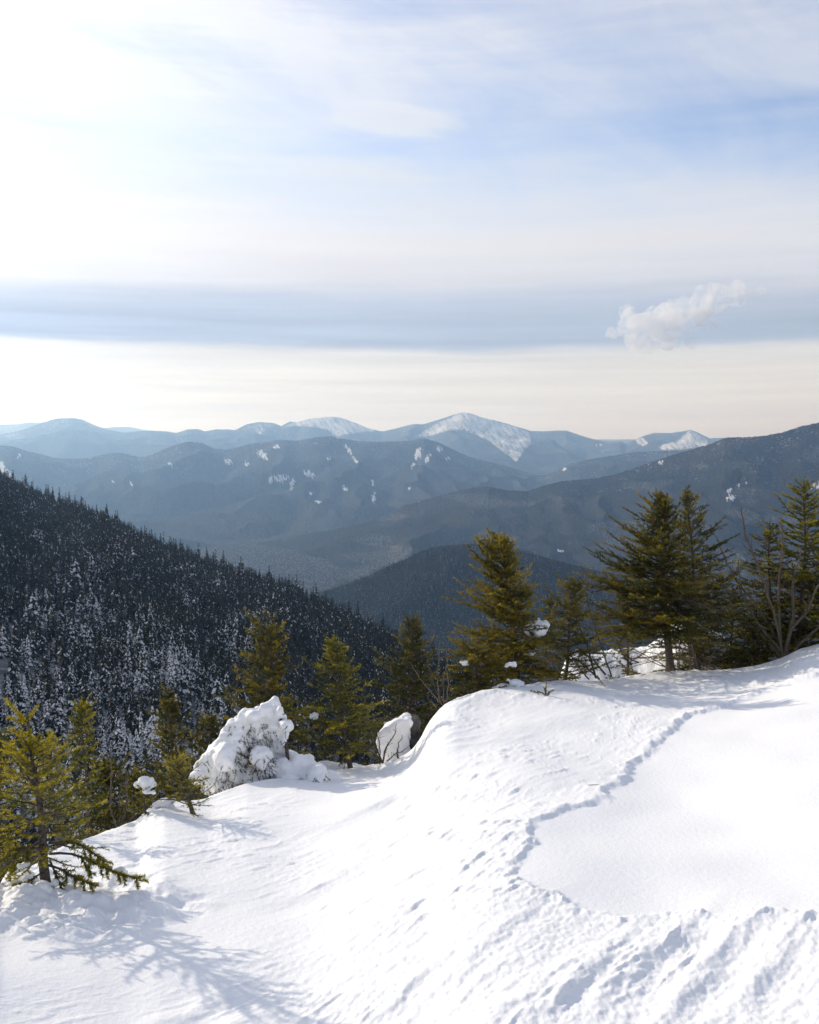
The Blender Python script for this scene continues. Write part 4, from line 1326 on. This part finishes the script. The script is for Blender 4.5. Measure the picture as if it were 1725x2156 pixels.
shrub('bare_shrub', 'twiggy brown bare bush leaning in front of the boulder', (806, 1612), 8.35,
      [[(808, 1612), (795, 1580), (775, 1545), (755, 1490)], [(812, 1612), (790, 1590), (770, 1575), (750, 1560)], [(806, 1612), (812, 1575), (832, 1545), (835, 1525)], [(808, 1610), (830, 1590), (850, 1580), (862, 1570)], [(800, 1612), (800, 1570), (785, 1520)], [(840, 1600), (835, 1580), (848, 1548)]], 204, 0.009, 1.1, M_BARK)
shrub('bare_shrub', 'slender pale bare stems standing above the snow lip', (925, 1478), 9.4,
      [[(930, 1482), (905, 1455), (880, 1420), (860, 1390)], [(925, 1480), (922, 1430), (925, 1380), (928, 1340)], [(935, 1480), (932, 1430), (942, 1390)], [(930, 1480), (912, 1440), (895, 1370)], [(920, 1490), (900, 1470), (890, 1440)], [(940, 1478), (945, 1440), (938, 1400)]], 205, 0.008, 0.8)
shrub('bare_shrub', 'tangle of thin dead twigs in the dip between the dark spruces', (255, 1752), 6.9,
      [[(240, 1760), (255, 1710), (280, 1680), (300, 1660)], [(250, 1755), (230, 1700), (235, 1640), (230, 1590)], [(260, 1750), (280, 1720), (300, 1705)], [(245, 1755), (270, 1700), (265, 1640), (275, 1600)], [(235, 1755), (215, 1700), (200, 1650)], [(265, 1748), (295, 1725), (315, 1712)], [(255, 1755), (250, 1690), (258, 1620)]], 206, 0.007, 1.3)
shrub('bare_shrub', 'low pale twiggy brush at the snow edge under the tiered fir', (1712, 1378), 12.1,
      [[(1700, 1385), (1695, 1365), (1680, 1350)], [(1712, 1380), (1715, 1355), (1725, 1338)], [(1720, 1375), (1735, 1355), (1745, 1340)], [(1705, 1380), (1702, 1358), (1708, 1342)], [(1715, 1378), (1700, 1362), (1690, 1345)]], 207, 0.006, 3.0)


# ---- snow shapes behind the brow
def drift(name, label, crest, r, depth, seed, drop=0.9):
    us = np.linspace(crest[0][0], crest[-1][0], 120)
    vs = np.interp(us, [c[0] for c in crest], [c[1] for c in crest])
    k = np.hanning(23); k /= k.sum()
    vs = np.convolve(np.pad(vs, 11, mode='edge'), k, 'valid')
    top = np.array([at(u, v, r) for u, v in zip(us, vs)])
    c0 = top.mean(0)
    d = np.array((math.sin(pol(us.mean(), 1400)[0]), math.cos(pol(us.mean(), 1400)[0]), 0))
    q = np.linspace(-1, 1, 40)
    edge = np.minimum(1, np.minimum(np.arange(120), np.arange(120)[::-1]) / 10.0)
    V = top[None, :, :] + d[None, None, :] * (q * depth)[:, None, None]
    V[:, :, 2] -= drop * (np.abs(q) ** 1.8)[:, None] + (1 - edge)[None, :] * 0.3
    x, y = V[:, :, 0].ravel(), V[:, :, 1].ravel()
    V[:, :, 2] += (0.05 * fbm(x * 2.2, y * 2.2, seed, 3) + 0.02 * fbm(x * 9, y * 9, seed + 1, 3)).reshape(V.shape[:2])
    o = link(name, mesh(name, V.reshape(-1, 3) - c0, grid_faces(40, 120)[:, ::-1], M_SNOW), None, c0)
    tag(o, label, 'snowdrift')


drift('snowdrift', 'rounded snowdrift banked up behind the thick-trunked spruce', [(1160, 1450), (1180, 1390), (1220, 1366), (1290, 1368), (1350, 1372), (1390, 1345), (1420, 1305), (1445, 1290), (1480, 1310), (1530, 1345), (1560, 1400), (1575, 1450)], 13.0, 1.1, 301, 1.6)
drift('snowdrift', 'low hummock of snow between the snow-buried tree and the green fir', [(520, 1680), (560, 1630), (600, 1608), (640, 1606), (690, 1612), (740, 1610), (790, 1612), (830, 1625), (860, 1640)], 8.45, 0.45, 302, 0.5)


RB = 7.75
bb = at(530, 1665, RB)
g = np.random.default_rng(77)
balls = []
for (ua, va, wa_), (ub, vb, wb_), n_ in (((578, 1482, 14), (520, 1512, 20), 5), ((520, 1512, 20), (470, 1575, 24), 6), ((470, 1575, 26), (420, 1632, 20), 6), ((585, 1490, 12), (604, 1530, 13), 4), ((604, 1530, 12), (592, 1562, 11), 3),
                                         ((545, 1520, 22), (560, 1600, 20), 5), ((560, 1600, 24), (540, 1650, 28), 4), ((500, 1560, 30), (490, 1640, 32), 5), ((470, 1600, 30), (450, 1655, 26), 5), ((600, 1590, 24), (668, 1640, 30), 6), ((610, 1640, 26), (690, 1648, 26), 4), ((425, 1625, 16), (418, 1610, 14), 2), ((575, 1510, 18), (585, 1570, 20), 4), ((580, 1580, 22), (600, 1640, 24), 4), ((550, 1500, 16), (540, 1560, 22), 4)):
    for t in np.linspace(0, 1, n_):
        c = at(ua + (ub - ua) * t + g.normal(0, 4), va + (vb - va) * t + g.normal(0, 4), RB + g.normal(0, 0.07)) - bb
        s = px(wa_ + (wb_ - wa_) * t, RB)
        balls.append((c, (s * g.uniform(0.75, 1.15), s * g.uniform(0.8, 1.3), s * g.uniform(0.75, 1.25))))
balls = [b_ for b_ in balls if g.random() < 0.93]
m2, co, nv = fused(balls, 0.013, 55, 0.020, 0.007)
root = thing('buried_tree', 'bent-over spruce buried under thick lumpy white snow and rime', 'tree', bb)
link('snow_load', m2, root)
wd, sh = Wood(), Shoots()
P_ = np.array([at(u, v, RB) - bb for u, v in ((600, 1660), (606, 1600), (600, 1540), (584, 1492), (560, 1478))])
wd.tube(P_, (0.022, 0.018, 0.014, 0.009, 0.004), 6)
wd.build('trunk', M_BARK, root)
pick = g.choice(len(co), 3000, replace=False)
cnt = 0
ws = Wood()
S_, E_ = [], []
for i in pick:
    if cnt >= 420:
        break
    u_, v_ = to_uv(co[i] + bb)
    if nv[i][1] > 0.1 or nv[i][2] > 0.45:
        continue
    # boughs show mostly on the underside and in the hollow of the curtain
    hol = math.exp(-((u_[0] - 540) / 45) ** 2) * (v_[0] > 1525) + 0.7 * (v_[0] > 1630) + 0.05
    if g.random() > hol:
        continue
    d = nrm(np.array(nv[i], float) * 0.7 + np.array((g.normal(0, 0.5), 0, g.normal(-0.55, 0.4))))
    l = g.uniform(0.04, 0.10)
    s_ = co[i] - d * 0.02
    S_.append(s_); E_.append(s_ + d * l)
    sh.add(s_, d, l, g.uniform(0.05, 0.3))
    cnt += 1
for (a1_, a2_) in (((440, 1602), (424, 1612)), ((436, 1604), (446, 1618)), ((430, 1608), (440, 1622)), ((500, 1580), (486, 1600)), ((508, 1582), (506, 1600)), ((590, 1560), (602, 1580))):
    s_, e_ = at(*a1_, RB - 0.16) - bb, at(*a2_, RB - 0.18) - bb
    S_.append(s_); E_.append(e_)
    sh.add(s_, e_ - s_, np.linalg.norm(e_ - s_), 0.2)
ws.sticks(np.array(S_), np.array(E_), 0.002)
ws.build('branches', M_TWIG, root)['kind'] = 'stuff'
sh.build('crown', M_SPRUCE, root, g, 420, 0.017, 0.0038)

conifer('spruce_tree', 'dark spruce half hidden inside the snow-buried bent tree', 585, 8.15, 575, 1492, 62, 41, nb=60, p=0.5, tint=0.06, elev=(-30, 10), dens=24, bare=14)

# the boulder, plastered with wind-packed snow
RBO = 8.75
bb = at(838, 1625, RBO)
root = thing('boulder', 'blocky boulder plastered with wind-packed snow, dark rock showing on one edge', 'boulder', bb)
out_ = [(796, 1560), (800, 1538), (818, 1530), (846, 1516), (878, 1520), (878, 1580), (868, 1602), (838, 1625), (806, 1612), (795, 1590)]


def prism(poly, r_, th_k, seed, amp, shrink):
    bm = bmesh.new()
    pts = [at(u, v, r_) - bb for u, v in poly]
    cc = sum(pts) / len(pts)
    f0 = [bm.verts.new((cc + (p_ - cc) * shrink)[:]) for p_ in pts]
    f1 = [bm.verts.new((cc + (p_ - cc) * shrink * 0.92 + np.array((0.02, th_k, 0.0)))[:]) for p_ in pts]
    bm.faces.new(f0)
    bm.faces.new(f1[::-1])
    for i in range(len(f0)):
        j = (i + 1) % len(f0)
        bm.faces.new((f0[j], f0[i], f1[i], f1[j]))
    bmesh.ops.recalc_face_normals(bm, faces=bm.faces)
    bmesh.ops.bevel(bm, geom=bm.edges[:], offset=0.03, segments=2, affect='EDGES', profile=0.6)
    bmesh.ops.triangulate(bm, faces=bm.faces)
    for _ in range(4):
        lo = [e for e in bm.edges if e.calc_length() > 0.03]
        if not lo:
            break
        bmesh.ops.subdivide_edges(bm, edges=lo, cuts=1)
        bmesh.ops.triangulate(bm, faces=[f for f in bm.faces if len(f.verts) > 3])
    bm.normal_update()
    V = np.array([v.co[:] for v in bm.verts])
    Nn = np.array([v.normal[:] for v in bm.verts])
    F = np.array([[v.index for v in f.verts] for f in bm.faces])
    bm.free()
    V = V + Nn * (amp * (pn3(V, 5.0, seed) + 0.7 * pn3(V, 13.0, seed + 1) + 0.3 * pn3(V, 31.0, seed + 2)))[:, None]
    return V, F


V, F = prism([(u + 5, v) for u, v in out_], RBO + 0.07, 0.34, 401, 0.015, 0.99)
link('rock', mesh('rock', V, F, M_ROCK), root)
V, F = prism([(u if u < 850 else u - 12, v - 2) for u, v in out_], RBO, 0.26, 402, 0.032, 1.0)
link('snow_cover', mesh('snow_cover', V, F, M_SNOW), root)

# ---- twig lying on the snow
h_ = hit(1252, 1662)
b_ = np.append(h_, float(ground_z(*h_)[0]) + 0.004)
wd = Wood()
wd.tube(np.array([(-0.04, 0.01, -0.002), (-0.015, 0.0, 0.004), (0.005, 0.004, 0.002), (0.025, 0.0, 0.006)]), (0.0014, 0.002, 0.002, 0.0014), 4)
o = link('fallen_twig', mesh('fallen_twig', np.concatenate(wd.V), np.concatenate(wd.F), M_BARK), None, b_)
tag(o, 'short dark twig lying on the snow by the broken snow edge', 'twig')

# ---- the small cumulus
RC = 9000.0
cc = at(1420, 680, RC)
g = np.random.default_rng(99)
balls = []
for u, v, w, n_ in ((1375, 690, 46, 9), (1340, 680, 30, 7), (1420, 670, 40, 9), (1465, 655, 34, 8), (1505, 635, 28, 7), (1545, 622, 22, 6), (1585, 620, 15, 4), (1618, 610, 13, 4), (1320, 660, 18, 4), (1290, 705, 15, 4), (1350, 715, 28, 6), (1400, 715, 26, 5), (1455, 712, 16, 4), (1500, 680, 16, 4), (1480, 610 + 10, 18, 3), (1520, 605 + 6, 16, 3)):
    for q in range(n_):
        c = at(u + g.normal(0, w * 0.35), v + g.normal(0, w * 0.28), RC + g.normal(0, px(w, RC) * 0.4)) - cc
        s = px(w * g.uniform(0.35, 0.75), RC)
        balls.append((c / 100.0, (s / 100.0, s / 100.0, s * 0.8 / 100.0)))
m2, co, nv = fused(balls, 0.28, 88, 0.0, 0.0)
co = co * 100.0
d = 28 + 26 * pn3(co, 1 / 90.0, 5) + 18 * pn3(co, 1 / 40.0, 6)
co = co + nv * d[:, None]
m2.vertices.foreach_set('co', co.astype(np.float32).ravel())
m2.update()
cm, N, out = newmat('cloud_vapour')
oc = N.n('ShaderNodeTexCoord').outputs['Object']
n1 = N.noise(oc, 1 / 150.0, 8.0, 0.68, 0.8)
pv = N.n('ShaderNodeVolumePrincipled')
pv.inputs['Color'].default_value = (0.995, 0.995, 0.995, 1)
pv.inputs['Anisotropy'].default_value = 0.3
pv.inputs['Density Attribute'].default_value = ''
N.l(N.rng(n1, 0.455, 0.70, 0.0, 0.017), pv.inputs['Density'])
N.l(pv.outputs[0], out.inputs['Volume'])
m2.materials.clear()
m2.materials.append(cm)
o = link('cloud', m2, None, cc)
tag(o, 'small white puffy cloud drifting over the dark cloud band', 'cloud')
